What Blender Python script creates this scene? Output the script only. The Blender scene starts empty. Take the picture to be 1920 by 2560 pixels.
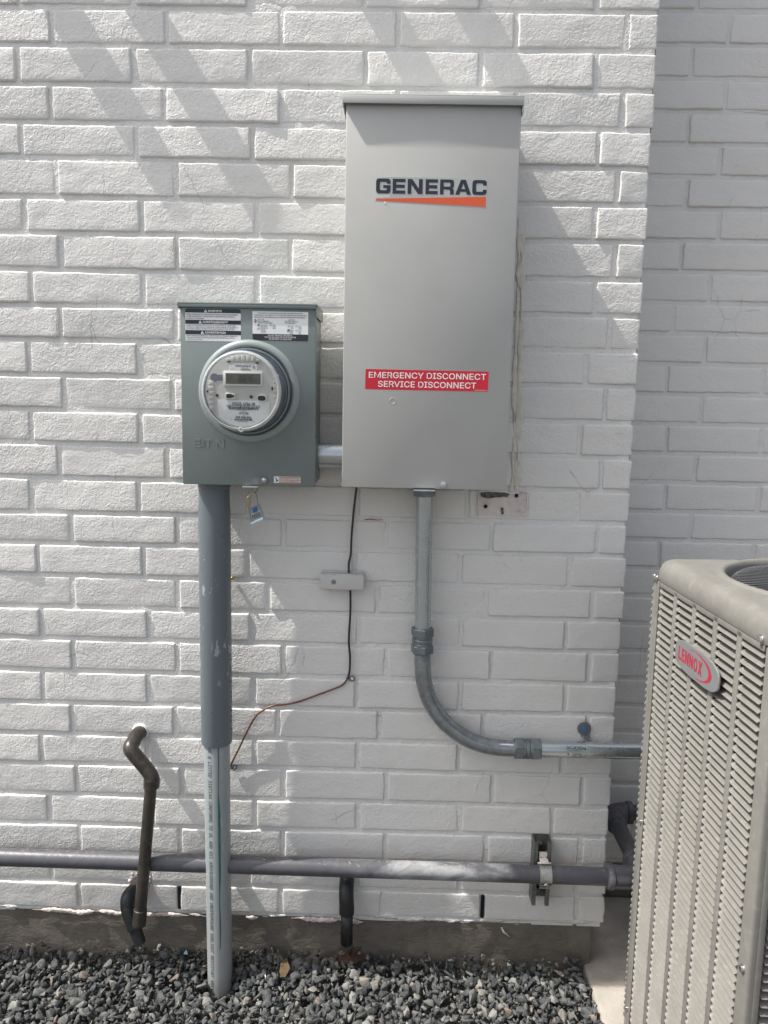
import bpy, bmesh, math, random
import numpy as np
from mathutils import Vector, Matrix

random.seed(7)
rng = np.random.default_rng(7)
S = bpy.context.scene
COL = S.collection
PI = math.pi

# ------------------------------------------------------------------ camera
cam_d = bpy.data.cameras.new('camera')
cam = bpy.data.objects.new('camera', cam_d)
COL.objects.link(cam)
cam_d.sensor_fit = 'VERTICAL'
cam_d.sensor_height = 36.0
cam_d.lens = 28.0337
cam_d.clip_start = 0.02
cam_d.clip_end = 500
cam.matrix_world = Matrix([[0.999664, -0.021660, 0.014233, 0.000000], [0.017151, 0.141132, -0.989842, -1.845910], [0.019432, 0.989754, 0.141457, 1.410001], [0.000000, 0.000000, 0.000000, 1.000000]])
S.camera = cam

# ------------------------------------------------------------------ light
SUN_DIR = Vector((5.5, 1.0, -8.7)).normalized()        # the way the sunlight travels
world = bpy.data.worlds.new('World')
S.world = world
world.use_nodes = True
wn = world.node_tree
wn.nodes.clear()
sky = wn.nodes.new('ShaderNodeTexSky')
sky.sky_type = 'NISHITA'
sky.sun_disc = False
sky.sun_elevation = math.asin(-SUN_DIR.z)
sky.sun_rotation = math.atan2(-SUN_DIR.x, -SUN_DIR.y)
sky.altitude = 150
sky.air_density = 0.7
sky.dust_density = 4.0
sky.ozone_density = 0.3
bgn = wn.nodes.new('ShaderNodeBackground')
bgn.inputs['Strength'].default_value = 0.15
wo = wn.nodes.new('ShaderNodeOutputWorld')
hs = wn.nodes.new('ShaderNodeHueSaturation')
hs.inputs['Saturation'].default_value = 0.42
wn.links.new(sky.outputs[0], hs.inputs['Color'])
wn.links.new(hs.outputs[0], bgn.inputs[0])
wn.links.new(bgn.outputs[0], wo.inputs[0])
sun_d = bpy.data.lights.new('sun', 'SUN')
sun_d.energy = 3.6
sun_d.angle = math.radians(0.53)
sun_d.color = (1.0, 0.96, 0.90)
sun = bpy.data.objects.new('sun', sun_d)
COL.objects.link(sun)
sun.rotation_euler = SUN_DIR.to_track_quat('-Z', 'Y').to_euler()
sun.location = (-4, -3, 6)
S.view_settings.view_transform = 'Standard'
S.view_settings.look = 'None'
S.view_settings.gamma = 1.0
S.view_settings.exposure = 0.76
S.view_settings.use_curve_mapping = False
S.cycles.max_bounces = 8
S.cycles.transparent_max_bounces = 12

# ------------------------------------------------------------------ materials
class NT:
    def __init__(s, name):
        s.m = bpy.data.materials.new(name)
        s.m.use_nodes = True
        s.t = s.m.node_tree
        s.b = s.t.nodes['Principled BSDF']
        s.pos = None
    def n(s, typ, **kw):
        nd = s.t.nodes.new(typ)
        for k, v in kw.items():
            if k.startswith('i_'):
                nd.inputs[k[2:].replace('_', ' ')].default_value = v
            else:
                setattr(nd, k, v)
        return nd
    def l(s, a, b): s.t.links.new(a, b)
    def P(s):
        if s.pos is None:
            s.pos = s.n('ShaderNodeNewGeometry').outputs['Position']
        return s.pos
    def noise(s, scale, detail=3, rough=0.55, dist=0.0, vec=None, stretch=None, kind=None):
        nd = s.n('ShaderNodeTexNoise')
        if kind: nd.noise_type = kind
        nd.inputs['Scale'].default_value = scale
        nd.inputs['Detail'].default_value = detail
        nd.inputs['Roughness'].default_value = rough
        nd.inputs['Distortion'].default_value = dist
        v = vec or s.P()
        if stretch:
            mp = s.n('ShaderNodeMapping')
            mp.inputs['Scale'].default_value = stretch
            s.l(v, mp.inputs['Vector']); v = mp.outputs[0]
        s.l(v, nd.inputs['Vector'])
        return nd.outputs[0]
    def ramp(s, src, pts):
        r = s.n('ShaderNodeValToRGB')
        e = r.color_ramp.elements
        while len(e) < len(pts): e.new(0.5)
        for i, (p, c) in enumerate(pts):
            e[i].position = p
            e[i].color = (c, c, c, 1) if isinstance(c, (int, float)) else (*c, 1)
        s.l(src, r.inputs[0])
        return r.outputs[0]
    def mixc(s, fac, a, b):
        m = s.n('ShaderNodeMix', data_type='RGBA')
        if isinstance(fac, (int, float)): m.inputs['Factor'].default_value = fac
        else: s.l(fac, m.inputs['Factor'])
        for v, k in ((a, 6), (b, 7)):
            if isinstance(v, tuple): m.inputs[k].default_value = (*v, 1)
            else: s.l(v, m.inputs[k])
        return m.outputs[2]
    def math(s, op, a, b=None, c=None):
        m = s.n('ShaderNodeMath', operation=op)
        for i, v in enumerate((a, b, c)):
            if v is None: continue
            if isinstance(v, (int, float)): m.inputs[i].default_value = v
            else: s.l(v, m.inputs[i])
        return m.outputs[0]
    def bump(s, h, dist, strength=1.0, prev=None):
        b = s.n('ShaderNodeBump')
        b.inputs['Distance'].default_value = dist
        if isinstance(strength, (int, float)): b.inputs['Strength'].default_value = strength
        else: s.l(strength, b.inputs['Strength'])
        s.l(h, b.inputs['Height'])
        if prev is not None: s.l(prev, b.inputs['Normal'])
        return b.outputs[0]
    def col(s, v):
        if isinstance(v, tuple): s.b.inputs['Base Color'].default_value = (*v, 1)
        else: s.l(v, s.b.inputs['Base Color'])
    def set(s, rough=None, metal=None, spec=None, normal=None, coat=None):
        for k, v in (('Roughness', rough), ('Metallic', metal), ('Specular IOR Level', spec), ('Coat Weight', coat)):
            if v is None: continue
            if isinstance(v, (int, float)): s.b.inputs[k].default_value = v
            else: s.l(v, s.b.inputs[k])
        if normal is not None: s.l(normal, s.b.inputs['Normal'])

def mat_simple(name, c, rough=0.5, metal=0.0, spec=0.5, var=0.12, vs=30, bump=0.0, bs=300, coat=0.0, dust=0.0):
    t = NT(name)
    nz = t.noise(vs, 4, 0.6)
    lo = tuple(x * (1 - var) for x in c); hi = tuple(min(1, x * (1 + var)) for x in c)
    cc = t.mixc(t.ramp(nz, [(0.3, 0.0), (0.7, 1.0)]), lo, hi)
    if dust:
        d = t.ramp(t.noise(55, 6, 0.7), [(0.52, 0.0), (0.75, dust)])
        cc = t.mixc(d, cc, (0.42, 0.40, 0.37))
    t.col(cc)
    rr = t.ramp(t.noise(vs * 2.3, 3, 0.6), [(0.25, max(0.02, rough - 0.07)), (0.75, min(1, rough + 0.09))])
    t.set(rough=rr, metal=metal, spec=spec, coat=coat)
    if bump:
        t.set(normal=t.bump(t.noise(bs, 3, 0.6), bump))
    return t.m

def mat_wall(name, base, amp=1.0, tint2=None):
    t = NT(name)
    big = t.noise(2.2, 4, 0.6)
    fine = t.noise(140, 3, 0.6)
    c1 = tuple(x * 0.94 for x in base)
    cc = t.mixc(t.ramp(big, [(0.35, 0.0), (0.65, 1.0)]), c1, base)
    # dirt specks and hairline stains that belong to the paint itself
    speck = t.ramp(t.noise(260, 2, 0.5), [(0.235, 1.0), (0.262, 0.0)])
    cc = t.mixc(t.math('MULTIPLY', speck, 0.45), cc, (0.30, 0.27, 0.23))
    oi0 = t.n('ShaderNodeObjectInfo')
    cc = t.mixc(t.ramp(oi0.outputs['Random'], [(0.0, 0.22), (0.5, 0.0), (1.0, 0.0)]), cc, tuple(x * 0.86 for x in base))
    # hairline cracks in the paint film
    wob = t.n('ShaderNodeVectorMath', operation='MULTIPLY_ADD')
    nzc = t.n('ShaderNodeTexNoise'); nzc.inputs['Scale'].default_value = 28; nzc.inputs['Detail'].default_value = 4
    t.l(t.P(), nzc.inputs['Vector']); t.l(nzc.outputs['Color'], wob.inputs[0]); wob.inputs[1].default_value = (0.03, 0.0, 0.016); t.l(t.P(), wob.inputs[2])
    mpc = t.n('ShaderNodeMapping'); mpc.inputs['Scale'].default_value = (1.0, 0.0, 0.45); t.l(wob.outputs[0], mpc.inputs['Vector'])
    vor = t.n('ShaderNodeTexVoronoi', feature='DISTANCE_TO_EDGE'); vor.inputs['Scale'].default_value = 9.0
    t.l(mpc.outputs[0], vor.inputs['Vector'])
    ck = t.ramp(vor.outputs['Distance'], [(0.0, 1.0), (0.0075, 0.0)])
    ck = t.math('MULTIPLY', ck, t.ramp(t.noise(5.5, 3, 0.6), [(0.57, 0.0), (0.64, 1.0)]))
    cc = t.mixc(t.math('MULTIPLY', ck, 0.5), cc, (0.25, 0.23, 0.20))
    sepz = t.n('ShaderNodeSeparateXYZ'); t.l(t.P(), sepz.inputs[0])
    low = t.ramp(sepz.outputs[2], [(0.08, 0.35), (0.34, 0.08), (0.9, 0.0)])
    grime = t.math('MULTIPLY', low, t.ramp(t.noise(7, 6, 0.65), [(0.35, 0.0), (0.7, 1.0)]))
    cc = t.mixc(grime, cc, (0.47, 0.42, 0.34))
    t.col(cc)
    lumps = t.noise(125, 2.5, 0.5, 1.0)
    mid = t.noise(34, 3, 0.6, 0.4, stretch=(0.8, 1, 1.3))
    crease = t.noise(60, 3, 0.6, 0.6, kind='RIDGED_MULTIFRACTAL')
    oi = t.n('ShaderNodeObjectInfo')
    av = t.ramp(oi.outputs['Random'], [(0.0, 0.55), (1.0, 1.0)])
    patch = t.ramp(t.noise(9, 3, 0.6), [(0.35, 0.5), (0.62, 1.0)])
    av = t.math('MULTIPLY', av, patch)
    n1 = t.bump(mid, 0.0013 * amp, 0.9)
    n2 = t.bump(t.ramp(lumps, [(0.32, 0.0), (0.72, 1.0)]), 0.0010 * amp, av, prev=n1)
    n3 = t.bump(crease, 0.0002 * amp, 0.8, prev=n2)
    n4 = t.bump(fine, 0.00035 * amp, 0.6, prev=n3)
    n5 = t.bump(t.math('SUBTRACT', 1.0, t.math('ADD', t.math('MULTIPLY', ck, 0.8), speck)), 0.0008, 0.8, prev=n4)
    t.set(rough=t.ramp(fine, [(0.3, 0.42), (0.7, 0.6)]), spec=0.45, normal=n5)
    return t.m

M = {}
M['paint'] = mat_wall('white_wall_paint', (0.690, 0.683, 0.655))
M['paint_rec'] = mat_wall('white_wall_paint_recess', (0.690, 0.683, 0.655), 0.75)
M['mortar'] = mat_wall('painted_mortar', (0.685, 0.682, 0.66), 1.5)

def m_found():
    t = NT('weathered_concrete')
    a = t.noise(14, 8, 0.7, 0.5)
    cc = t.mixc(t.ramp(a, [(0.3, 0.0), (0.72, 1.0)]), (0.105, 0.092, 0.075), (0.185, 0.167, 0.140))
    str_ = t.noise(38, 5, 0.65, 0.8, stretch=(0.7, 1, 1.5))
    cc = t.mixc(t.ramp(str_, [(0.55, 0.0), (0.8, 0.35)]), cc, (0.20, 0.185, 0.165))
    t.col(cc)
    n1 = t.bump(str_, 0.0035)
    n2 = t.bump(t.noise(170, 5, 0.7), 0.0012, prev=n1)
    t.set(rough=0.9, spec=0.2, normal=n2)
    return t.m
M['concrete_dark'] = m_found()

def m_pad():
    t = NT('pad_concrete')
    a = t.noise(9, 8, 0.65, 0.3)
    cc = t.mixc(t.ramp(a, [(0.3, 0.0), (0.7, 1.0)]), (0.26, 0.24, 0.21), (0.42, 0.385, 0.34))
    sp = t.ramp(t.noise(120, 2, 0.5), [(0.25, 1.0), (0.3, 0.0)])
    cc = t.mixc(t.math('MULTIPLY', sp, 0.7), cc, (0.08, 0.07, 0.06))
    t.col(cc)
    n1 = t.bump(t.noise(200, 5, 0.7), 0.0012)
    t.set(rough=0.9, spec=0.2, normal=t.bump(a, 0.004, prev=n1))
    return t.m
M['pad'] = m_pad()

def m_gravel():
    t = NT('crushed_stone')
    g = t.n('ShaderNodeNewGeometry')
    r = g.outputs['Random Per Island']
    c = t.n('ShaderNodeValToRGB')
    e = c.color_ramp.elements
    pts = [(0.0, (0.034, 0.037, 0.039)), (0.3, (0.053, 0.057, 0.058)), (0.55, (0.078, 0.082, 0.081)), (0.8, (0.125, 0.128, 0.122)),
           (0.93, (0.23, 0.227, 0.21)), (0.985, (0.22, 0.19, 0.15)), (1.0, (0.19, 0.13, 0.11))]
    while len(e) < len(pts): e.new(0.5)
    for i, (p, q) in enumerate(pts):
        e[i].position = p; e[i].color = (*q, 1)
    t.l(r, c.inputs[0])
    vein = t.ramp(t.noise(90, 5, 0.7, 0.8), [(0.5, 0.0), (0.72, 0.55)])
    cc = t.mixc(vein, c.outputs[0], (0.22, 0.22, 0.205))
    dk = t.ramp(t.noise(45, 3, 0.6), [(0.3, 0.45), (0.55, 0.0)])
    cc = t.mixc(dk, cc, (0.028, 0.031, 0.034))
    t.col(cc)
    n = t.bump(t.noise(220, 5, 0.7), 0.0016)
    t.set(rough=0.78, spec=0.35, normal=n)
    return t.m
M['gravel'] = m_gravel()

def m_ground():
    t = NT('ground_soil')
    a = t.noise(1.3, 6, 0.6)
    cc = t.mixc(t.ramp(a, [(0.3, 0.0), (0.7, 1.0)]), (0.10, 0.095, 0.088), (0.16, 0.152, 0.14))
    cc = t.mixc(t.ramp(t.noise(40, 5, 0.7), [(0.4, 0.0), (0.7, 0.6)]), cc, (0.08, 0.08, 0.078))
    t.col(cc)
    t.set(rough=0.95, spec=0.2, normal=t.bump(t.noise(60, 5, 0.7), 0.01))
    return t.m
M['ground'] = m_ground()

M['green_steel'] = mat_simple('grey_green_enamel', (0.160, 0.190, 0.186), 0.36, 0, 0.5, 0.07, 9, 0.00012, 900)
M['cab_steel'] = mat_simple('light_grey_enamel', (0.385, 0.388, 0.372), 0.42, 0, 0.5, 0.045, 7, 0.00018, 700)
M['cap_steel'] = mat_simple('light_grey_cap_enamel', (0.395, 0.405, 0.39), 0.4, 0, 0.5, 0.03, 5, 0.00015, 700)
M['ring'] = mat_simple('ring_enamel', (0.25, 0.29, 0.28), 0.3, 0.0, 0.6, 0.03, 8)
M['zinc'] = mat_simple('galvanised_steel', (0.47, 0.51, 0.525), 0.24, 0.75, 0.5, 0.06, 12)
M['zinc_dull'] = mat_simple('dull_zinc', (0.20, 0.225, 0.24), 0.42, 0.75, 0.5, 0.14, 70, 0.0002, 600)
def m_elbow():
    t = NT('scuffed_galvanised_steel')
    st = t.ramp(t.noise(45, 6, 0.75, 0.5), [(0.35, 0.0), (0.7, 1.0)])
    cc = t.mixc(st, (0.19, 0.21, 0.22), (0.36, 0.39, 0.40))
    fl = t.ramp(t.noise(420, 3, 0.7), [(0.62, 0.0), (0.68, 1.0)])
    cc = t.mixc(t.math('MULTIPLY', fl, 0.5), cc, (0.55, 0.55, 0.52))
    t.col(cc)
    t.set(rough=0.3, metal=0.65)
    return t.m
M['zinc_scuff'] = m_elbow()
M['strut'] = mat_simple('weathered_strut_steel', (0.155, 0.16, 0.145), 0.5, 0.6, 0.5, 0.25, 90, 0.0003, 300, dust=0.25)
M['clamp'] = mat_simple('dusty_clamp_steel', (0.42, 0.42, 0.39), 0.35, 0.7, 0.5, 0.3, 90, 0.0003, 300, dust=0.6)

def m_pvc(name, base, splat, zlo, zhi):
    t = NT(name)
    st = t.noise(8, 5, 0.6, stretch=(1, 1, 0.3))
    cc = t.mixc(t.ramp(st, [(0.3, 0.0), (0.7, 1.0)]), tuple(x * 0.9 for x in base), tuple(x * 1.08 for x in base))
    sep = t.n('ShaderNodeSeparateXYZ'); t.l(t.P(), sep.inputs[0])
    zone = t.ramp(t.math('DIVIDE', sep.outputs[2], 2.0), [(zlo / 2 - 0.03, 0.0), (zlo / 2, 1.0), (zhi / 2, 1.0), (zhi / 2 + 0.04, 0.0)])
    sp = t.ramp(t.noise(42, 4, 0.65, 0.4, stretch=(1.5, 1, 0.55)), [(0.635, 0.0), (0.67, 1.0)])
    cc = t.mixc(t.math('MULTIPLY', t.math('MULTIPLY', sp, zone), splat), cc, (0.50, 0.54, 0.55))
    low = t.ramp(sep.outputs[2], [(0.0, 0.55), (0.14, 0.35), (0.20, 0.0)])
    gr = t.math('MULTIPLY', low, t.ramp(t.noise(18, 5, 0.7), [(0.25, 0.3), (0.6, 1.0)]))
    cc = t.mixc(gr, cc, (0.33, 0.32, 0.29))
    t.col(cc)
    t.set(rough=t.ramp(t.noise(30, 4, 0.6), [(0.3, 0.26), (0.7, 0.42)]), spec=0.5, normal=t.bump(t.noise(40, 3, 0.5, stretch=(1, 1, 0.3)), 0.0005))
    return t.m
M['pvc_dark'] = m_pvc('dark_grey_plastic', (0.122, 0.145, 0.163), 0.45, 0.76, 1.05)
M['pvc_light'] = m_pvc('light_grey_plastic', (0.29, 0.32, 0.325), 0.6, 0.25, 0.42)

def m_gaspipe():
    t = NT('grey_pipe_paint')
    sep = t.n('ShaderNodeSeparateXYZ'); t.l(t.P(), sep.inputs[0])
    a = t.noise(25, 5, 0.65)
    cc = t.mixc(t.ramp(a, [(0.3, 0.0), (0.7, 1.0)]), (0.070, 0.072, 0.082), (0.092, 0.094, 0.104))
    # paler mottled stretch partway along the pipe
    zx = t.ramp(t.math('MULTIPLY_ADD', sep.outputs[0], 0.5, 0.5), [(0.445, 0.0), (0.52, 0.9), (0.60, 0.9), (0.655, 0.0)])
    mottle = t.ramp(t.noise(16, 6, 0.7, 0.6, stretch=(0.35, 1, 1)), [(0.42, 0.0), (0.58, 1.0)])
    cc = t.mixc(t.math('MULTIPLY', t.math('MULTIPLY', zx, mottle), 0.75), cc, (0.42, 0.43, 0.43))
    sp = t.ramp(t.noise(150, 2, 0.5), [(0.66, 0.0), (0.70, 1.0)])
    top = t.n('ShaderNodeNewGeometry')
    sn = t.n('ShaderNodeSeparateXYZ'); t.l(top.outputs['Normal'], sn.inputs[0])
    tp = t.ramp(sn.outputs[2], [(0.55, 0.0), (0.95, 0.8)])
    cc = t.mixc(t.math('MULTIPLY', tp, t.ramp(t.noise(60, 5, 0.7), [(0.50, 0.0), (0.72, 0.6)])), cc, (0.19, 0.165, 0.155))
    cc = t.mixc(t.math('MULTIPLY', sp, t.math('MULTIPLY', tp, 0.9)), cc, (0.45, 0.33, 0.29))
    t.col(cc)
    t.set(rough=t.ramp(a, [(0.3, 0.3), (0.7, 0.46)]), spec=0.5, normal=t.bump(t.noise(90, 3, 0.6), 0.0005))
    return t.m
M['gas'] = m_gaspipe()
M['copper'] = mat_simple('brown_oxidised_copper', (0.056, 0.049, 0.041), 0.34, 0.45, 0.5, 0.28, 25, 0.0003, 200, dust=0.12)
M['black_pipe'] = mat_simple('black_pipe_coating', (0.022, 0.023, 0.024), 0.42, 0.2, 0.5, 0.2, 30, 0.0003, 250)
M['wire'] = mat_simple('dark_wire_sheath', (0.030, 0.021, 0.019), 0.42, 0, 0.5, 0.2, 60)
M['bare_copper'] = mat_simple('bare_copper_wire', (0.16, 0.075, 0.055), 0.38, 0.6, 0.5, 0.3, 60)
M['box_plastic'] = mat_simple('pale_plastic', (0.50, 0.505, 0.475), 0.5, 0, 0.4, 0.04, 30, 0.0001, 400)
M['ac'] = mat_simple('beige_powder_coat', (0.172, 0.167, 0.150), 0.48, 0, 0.45, 0.09, 14, 0.00022, 900, dust=0.22)
M['dark'] = mat_simple('dark_interior', (0.012, 0.013, 0.015), 0.7, 0, 0.2)
M['ac_dark'] = mat_simple('dark_coil', (0.02, 0.021, 0.023), 0.7, 0.2, 0.2)
M['wirerod'] = mat_simple('coated_guard_rod', (0.10, 0.105, 0.11), 0.4, 0.0, 0.5)
M['chrome'] = mat_simple('bright_zinc_screw', (0.62, 0.62, 0.60), 0.2, 0.95, 0.5, 0.15, 90)
M['badge'] = mat_simple('brushed_badge_metal', (0.28, 0.285, 0.29), 0.38, 0.5, 0.5, 0.04)
M['red_print'] = mat_simple('red_enamel', (0.40, 0.010, 0.035), 0.35, 0, 0.5, 0.03)
M['red_sign'] = mat_simple('red_sticker', (0.52, 0.014, 0.034), 0.4, 0, 0.5, 0.04, 40)
M['white_print'] = mat_simple('white_print', (0.78, 0.77, 0.75), 0.45, 0, 0.4, 0.02)
M['white_lab'] = mat_simple('white_sticker', (0.74, 0.76, 0.76), 0.4, 0, 0.5, 0.03)
M['navy'] = mat_simple('dark_navy_print', (0.016, 0.022, 0.034), 0.4, 0, 0.5, 0.05)
M['ink'] = mat_simple('dark_ink', (0.05, 0.055, 0.06), 0.5, 0, 0.4, 0.05)
M['ink_soft'] = mat_simple('faded_ink', (0.06, 0.066, 0.075), 0.5, 0, 0.4, 0.15, 60)
M['orange'] = mat_simple('orange_print', (0.66, 0.105, 0.035), 0.4, 0, 0.5, 0.03)
M['sticker_clear'] = mat_simple('clear_sticker_edge', (0.42, 0.43, 0.42), 0.3, 0, 0.5, 0.02)
M['teal'] = mat_simple('teal_print', (0.045, 0.13, 0.135), 0.45, 0, 0.4, 0.2, 50)
M['meter_face'] = mat_simple('meter_face_plastic', (0.58, 0.58, 0.55), 0.5, 0, 0.4, 0.02)
M['meter_white'] = mat_simple('meter_white_plastic', (0.74, 0.74, 0.70), 0.45, 0, 0.4, 0.02)
M['meter_side'] = mat_simple('meter_side_plastic', (0.16, 0.18, 0.21), 0.4, 0, 0.4, 0.06)
M['lcd'] = mat_simple('lcd_glass', (0.115, 0.12, 0.105), 0.3, 0, 0.5, 0.03)
M['lcd_seg'] = mat_simple('lcd_segments', (0.045, 0.055, 0.06), 0.4, 0, 0.4, 0.03)
M['lcd_seg_weak'] = mat_simple('faint_lcd_segments', (0.085, 0.09, 0.085), 0.4, 0, 0.4, 0.03)
M['blue'] = mat_simple('blue_plastic', (0.03, 0.15, 0.42), 0.35, 0, 0.5, 0.1)
M['brass'] = mat_simple('brass', (0.45, 0.35, 0.10), 0.4, 0.8, 0.5, 0.1)
M['leaf'] = mat_simple('dry_brown_leaf', (0.065, 0.032, 0.020), 0.7, 0, 0.3, 0.35, 60, 0.0008, 150)
M['wood'] = mat_simple('weathered_wood', (0.115, 0.080, 0.042), 0.8, 0, 0.2, 0.5, 70, 0.002, 120)
M['beam'] = mat_simple('white_painted_timber', (0.62, 0.62, 0.60), 0.6, 0, 0.4, 0.06, 20, 0.0006, 90)
M['sealant'] = mat_simple('aged_sealant', (0.60, 0.57, 0.49), 0.45, 0, 0.45, 0.14, 45, 0.0008, 90)
M['crust'] = mat_simple('crumbly_mortar', (0.60, 0.53, 0.48), 0.85, 0, 0.25, 0.16, 60, 0.003, 130)
M['pinkish'] = mat_simple('bare_pinkish_render', (0.62, 0.56, 0.53), 0.75, 0, 0.3, 0.14, 30, 0.0015, 120)
M['smudge'] = mat_simple('dark_scuff', (0.12, 0.115, 0.10), 0.8, 0, 0.2, 0.5, 120, 0.001, 200)

def m_glass(name, tint, gl=1.0, rough=0.02):
    m = bpy.data.materials.new(name); m.use_nodes = True
    t = m.node_tree; t.nodes.clear()
    out = t.nodes.new('ShaderNodeOutputMaterial')
    tr = t.nodes.new('ShaderNodeBsdfTransparent'); tr.inputs[0].default_value = (*tint, 1)
    gg = t.nodes.new('ShaderNodeBsdfGlossy'); gg.inputs['Roughness'].default_value = rough
    fr = t.nodes.new('ShaderNodeFresnel'); fr.inputs[0].default_value = 1.5
    mu = t.nodes.new('ShaderNodeMath'); mu.operation = 'MULTIPLY'; mu.inputs[1].default_value = gl
    mx = t.nodes.new('ShaderNodeMixShader')
    t.links.new(fr.outputs[0], mu.inputs[0]); t.links.new(mu.outputs[0], mx.inputs[0])
    t.links.new(tr.outputs[0], mx.inputs[1]); t.links.new(gg.outputs[0], mx.inputs[2])
    t.links.new(mx.outputs[0], out.inputs[0])
    return m
M['glass'] = m_glass('meter_glass', (0.95, 0.955, 0.955), 0.6, 0.03)
M['clear_tag'] = m_glass('clear_tag_plastic', (0.82, 0.86, 0.88), 1.4, 0.1)
def m_rim():
    t = NT('frosted_glass_rim')
    t.col((0.70, 0.73, 0.73)); t.set(rough=0.22, spec=0.7)
    t.b.inputs['Alpha'].default_value = 0.42
    return t.m
M['rim'] = m_rim()

# ------------------------------------------------------------------ helpers
LOC = {}      # thing / part -> world location of its thing, so that parts can be written in world coordinates
def tag(o, label=None, cat=None, group=None, kind=None):
    if label: o['label'] = label
    if cat: o['category'] = cat
    if group: o['group'] = group
    if kind: o['kind'] = kind
    return o
def thing(name, label, cat, loc=(0, 0, 0), rz=0.0, group=None):
    o = bpy.data.objects.new(name, None)
    COL.objects.link(o)
    o.empty_display_size = 0.05
    o.location = loc
    o.rotation_euler = (0, 0, rz)
    LOC[o.name] = Vector(loc) if rz == 0.0 else Vector((0, 0, 0))
    return tag(o, label, cat, group)
def link_mesh(name, me, parent=None, mat=None, smooth=False):
    o = bpy.data.objects.new(name, me)
    COL.objects.link(o)
    if mat is not None and not me.materials: me.materials.append(mat)
    if smooth:
        me.polygons.foreach_set('use_smooth', [True] * len(me.polygons))
    if parent is not None:
        o.parent = parent
        LOC[o.name] = LOC[parent.name]
    else:
        LOC[o.name] = Vector((0, 0, 0))
    return o

class MB:
    """collects geometry, then becomes one mesh object"""
    def __init__(s): s.v = []; s.f = []
    def add(s, vs, fs):
        k = len(s.v)
        s.v += [tuple(v) for v in vs]
        s.f += [tuple(i + k for i in f) for f in fs]
        return s
    def box(s, x0, x1, y0, y1, z0, z1, bev=0.0, seg=2):
        if bev <= 0:
            v = [(x, y, z) for x in (x0, x1) for y in (y0, y1) for z in (z0, z1)]
            return s.add(v, [(0, 1, 3, 2), (4, 6, 7, 5), (0, 4, 5, 1), (2, 3, 7, 6), (0, 2, 6, 4), (1, 5, 7, 3)])
        bm = bmesh.new()
        bmesh.ops.create_cube(bm, size=1.0)
        for v in bm.verts:
            v.co = Vector(((x0 + x1) / 2 + v.co.x * (x1 - x0), (y0 + y1) / 2 + v.co.y * (y1 - y0), (z0 + z1) / 2 + v.co.z * (z1 - z0)))
        bmesh.ops.bevel(bm, geom=bm.edges[:], offset=bev, segments=seg, profile=0.5, affect='EDGES')
        bm.verts.index_update()
        s.add([v.co[:] for v in bm.verts], [[v.index for v in f.verts] for f in bm.faces])
        bm.free()
        return s
    def tube(s, path, r, n=12, caps=True, squash=None):
        path = [Vector(p) for p in path]
        rr = r if isinstance(r, (list, tuple)) else [r] * len(path)
        rings = []; up = None
        for i, p in enumerate(path):
            a = path[max(0, i - 1)]; b = path[min(len(path) - 1, i + 1)]
            t = (b - a).normalized()
            if up is None:
                up = Vector((0, 0, 1)) if abs(t.z) < 0.9 else Vector((0, 1, 0))
            u = (up - t * up.dot(t)).normalized(); up = u
            w = t.cross(u)
            rings.append([p + (u * math.cos(2 * PI * k / n) + w * math.sin(2 * PI * k / n)) * rr[i] for k in range(n)])
        vs = [v for ring in rings for v in ring]; fs = []
        for i in range(len(rings) - 1):
            for k in range(n):
                fs.append((i * n + k, i * n + (k + 1) % n, (i + 1) * n + (k + 1) % n, (i + 1) * n + k))
        if caps:
            fs.append(tuple(range(n - 1, -1, -1)))
            fs.append(tuple((len(rings) - 1) * n + k for k in range(n)))
        return s.add(vs, fs)
    def lathe(s, c, axis, prof, n=32, closed=False, rot=0.0):
        """prof: list of (radius, offset along axis)"""
        ax = Vector(axis).normalized(); c = Vector(c)
        u = Vector((0, 0, 1)) if abs(ax.z) < 0.9 else Vector((1, 0, 0))
        u = (u - ax * u.dot(ax)).normalized(); w = ax.cross(u)
        vs = []; fs = []
        for (r, h) in prof:
            for k in range(n):
                a = 2 * PI * k / n + rot
                vs.append(c + ax * h + (u * math.cos(a) + w * math.sin(a)) * r)
        m = len(prof)
        for i in range(m - (0 if closed else 1)):
            j = (i + 1) % m
            for k in range(n):
                fs.append((i * n + k, i * n + (k + 1) % n, j * n + (k + 1) % n, j * n + k))
        return s.add(vs, fs)
    def disc(s, c, axis, r, h, n=24, rot=0.0):
        return s.lathe(c, axis, [(1e-5, 0), (r, 0), (r, h), (1e-5, h)], n, rot=rot)
    def prism(s, poly, y0, y1):
        """poly in (x,z), extruded from y0 (front) to y1"""
        n = len(poly)
        vs = [(x, y0, z) for x, z in poly] + [(x, y1, z) for x, z in poly]
        fs = [tuple(range(n)), tuple(range(2 * n - 1, n - 1, -1))]
        for i in range(n):
            j = (i + 1) % n
            fs.append((i, i + n, j + n, j))
        return s.add(vs, fs)
    def build(s, name, mat, parent=None, smooth=False, angle=None, fix=True):
        off = LOC[parent.name] if parent is not None else Vector((0, 0, 0))
        me = bpy.data.meshes.new(name)
        me.from_pydata([(v[0] - off.x, v[1] - off.y, v[2] - off.z) for v in s.v], [], s.f)
        me.validate()
        if fix:
            bm = bmesh.new(); bm.from_mesh(me)
            bmesh.ops.recalc_face_normals(bm, faces=bm.faces)
            if smooth and angle is not None:
                for e in bm.edges:
                    if len(e.link_faces) == 2 and e.calc_face_angle(0) > math.radians(angle): e.smooth = False
            bm.to_mesh(me); bm.free()
        me.update()
        return link_mesh(name, me, parent, mat, smooth)

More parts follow.
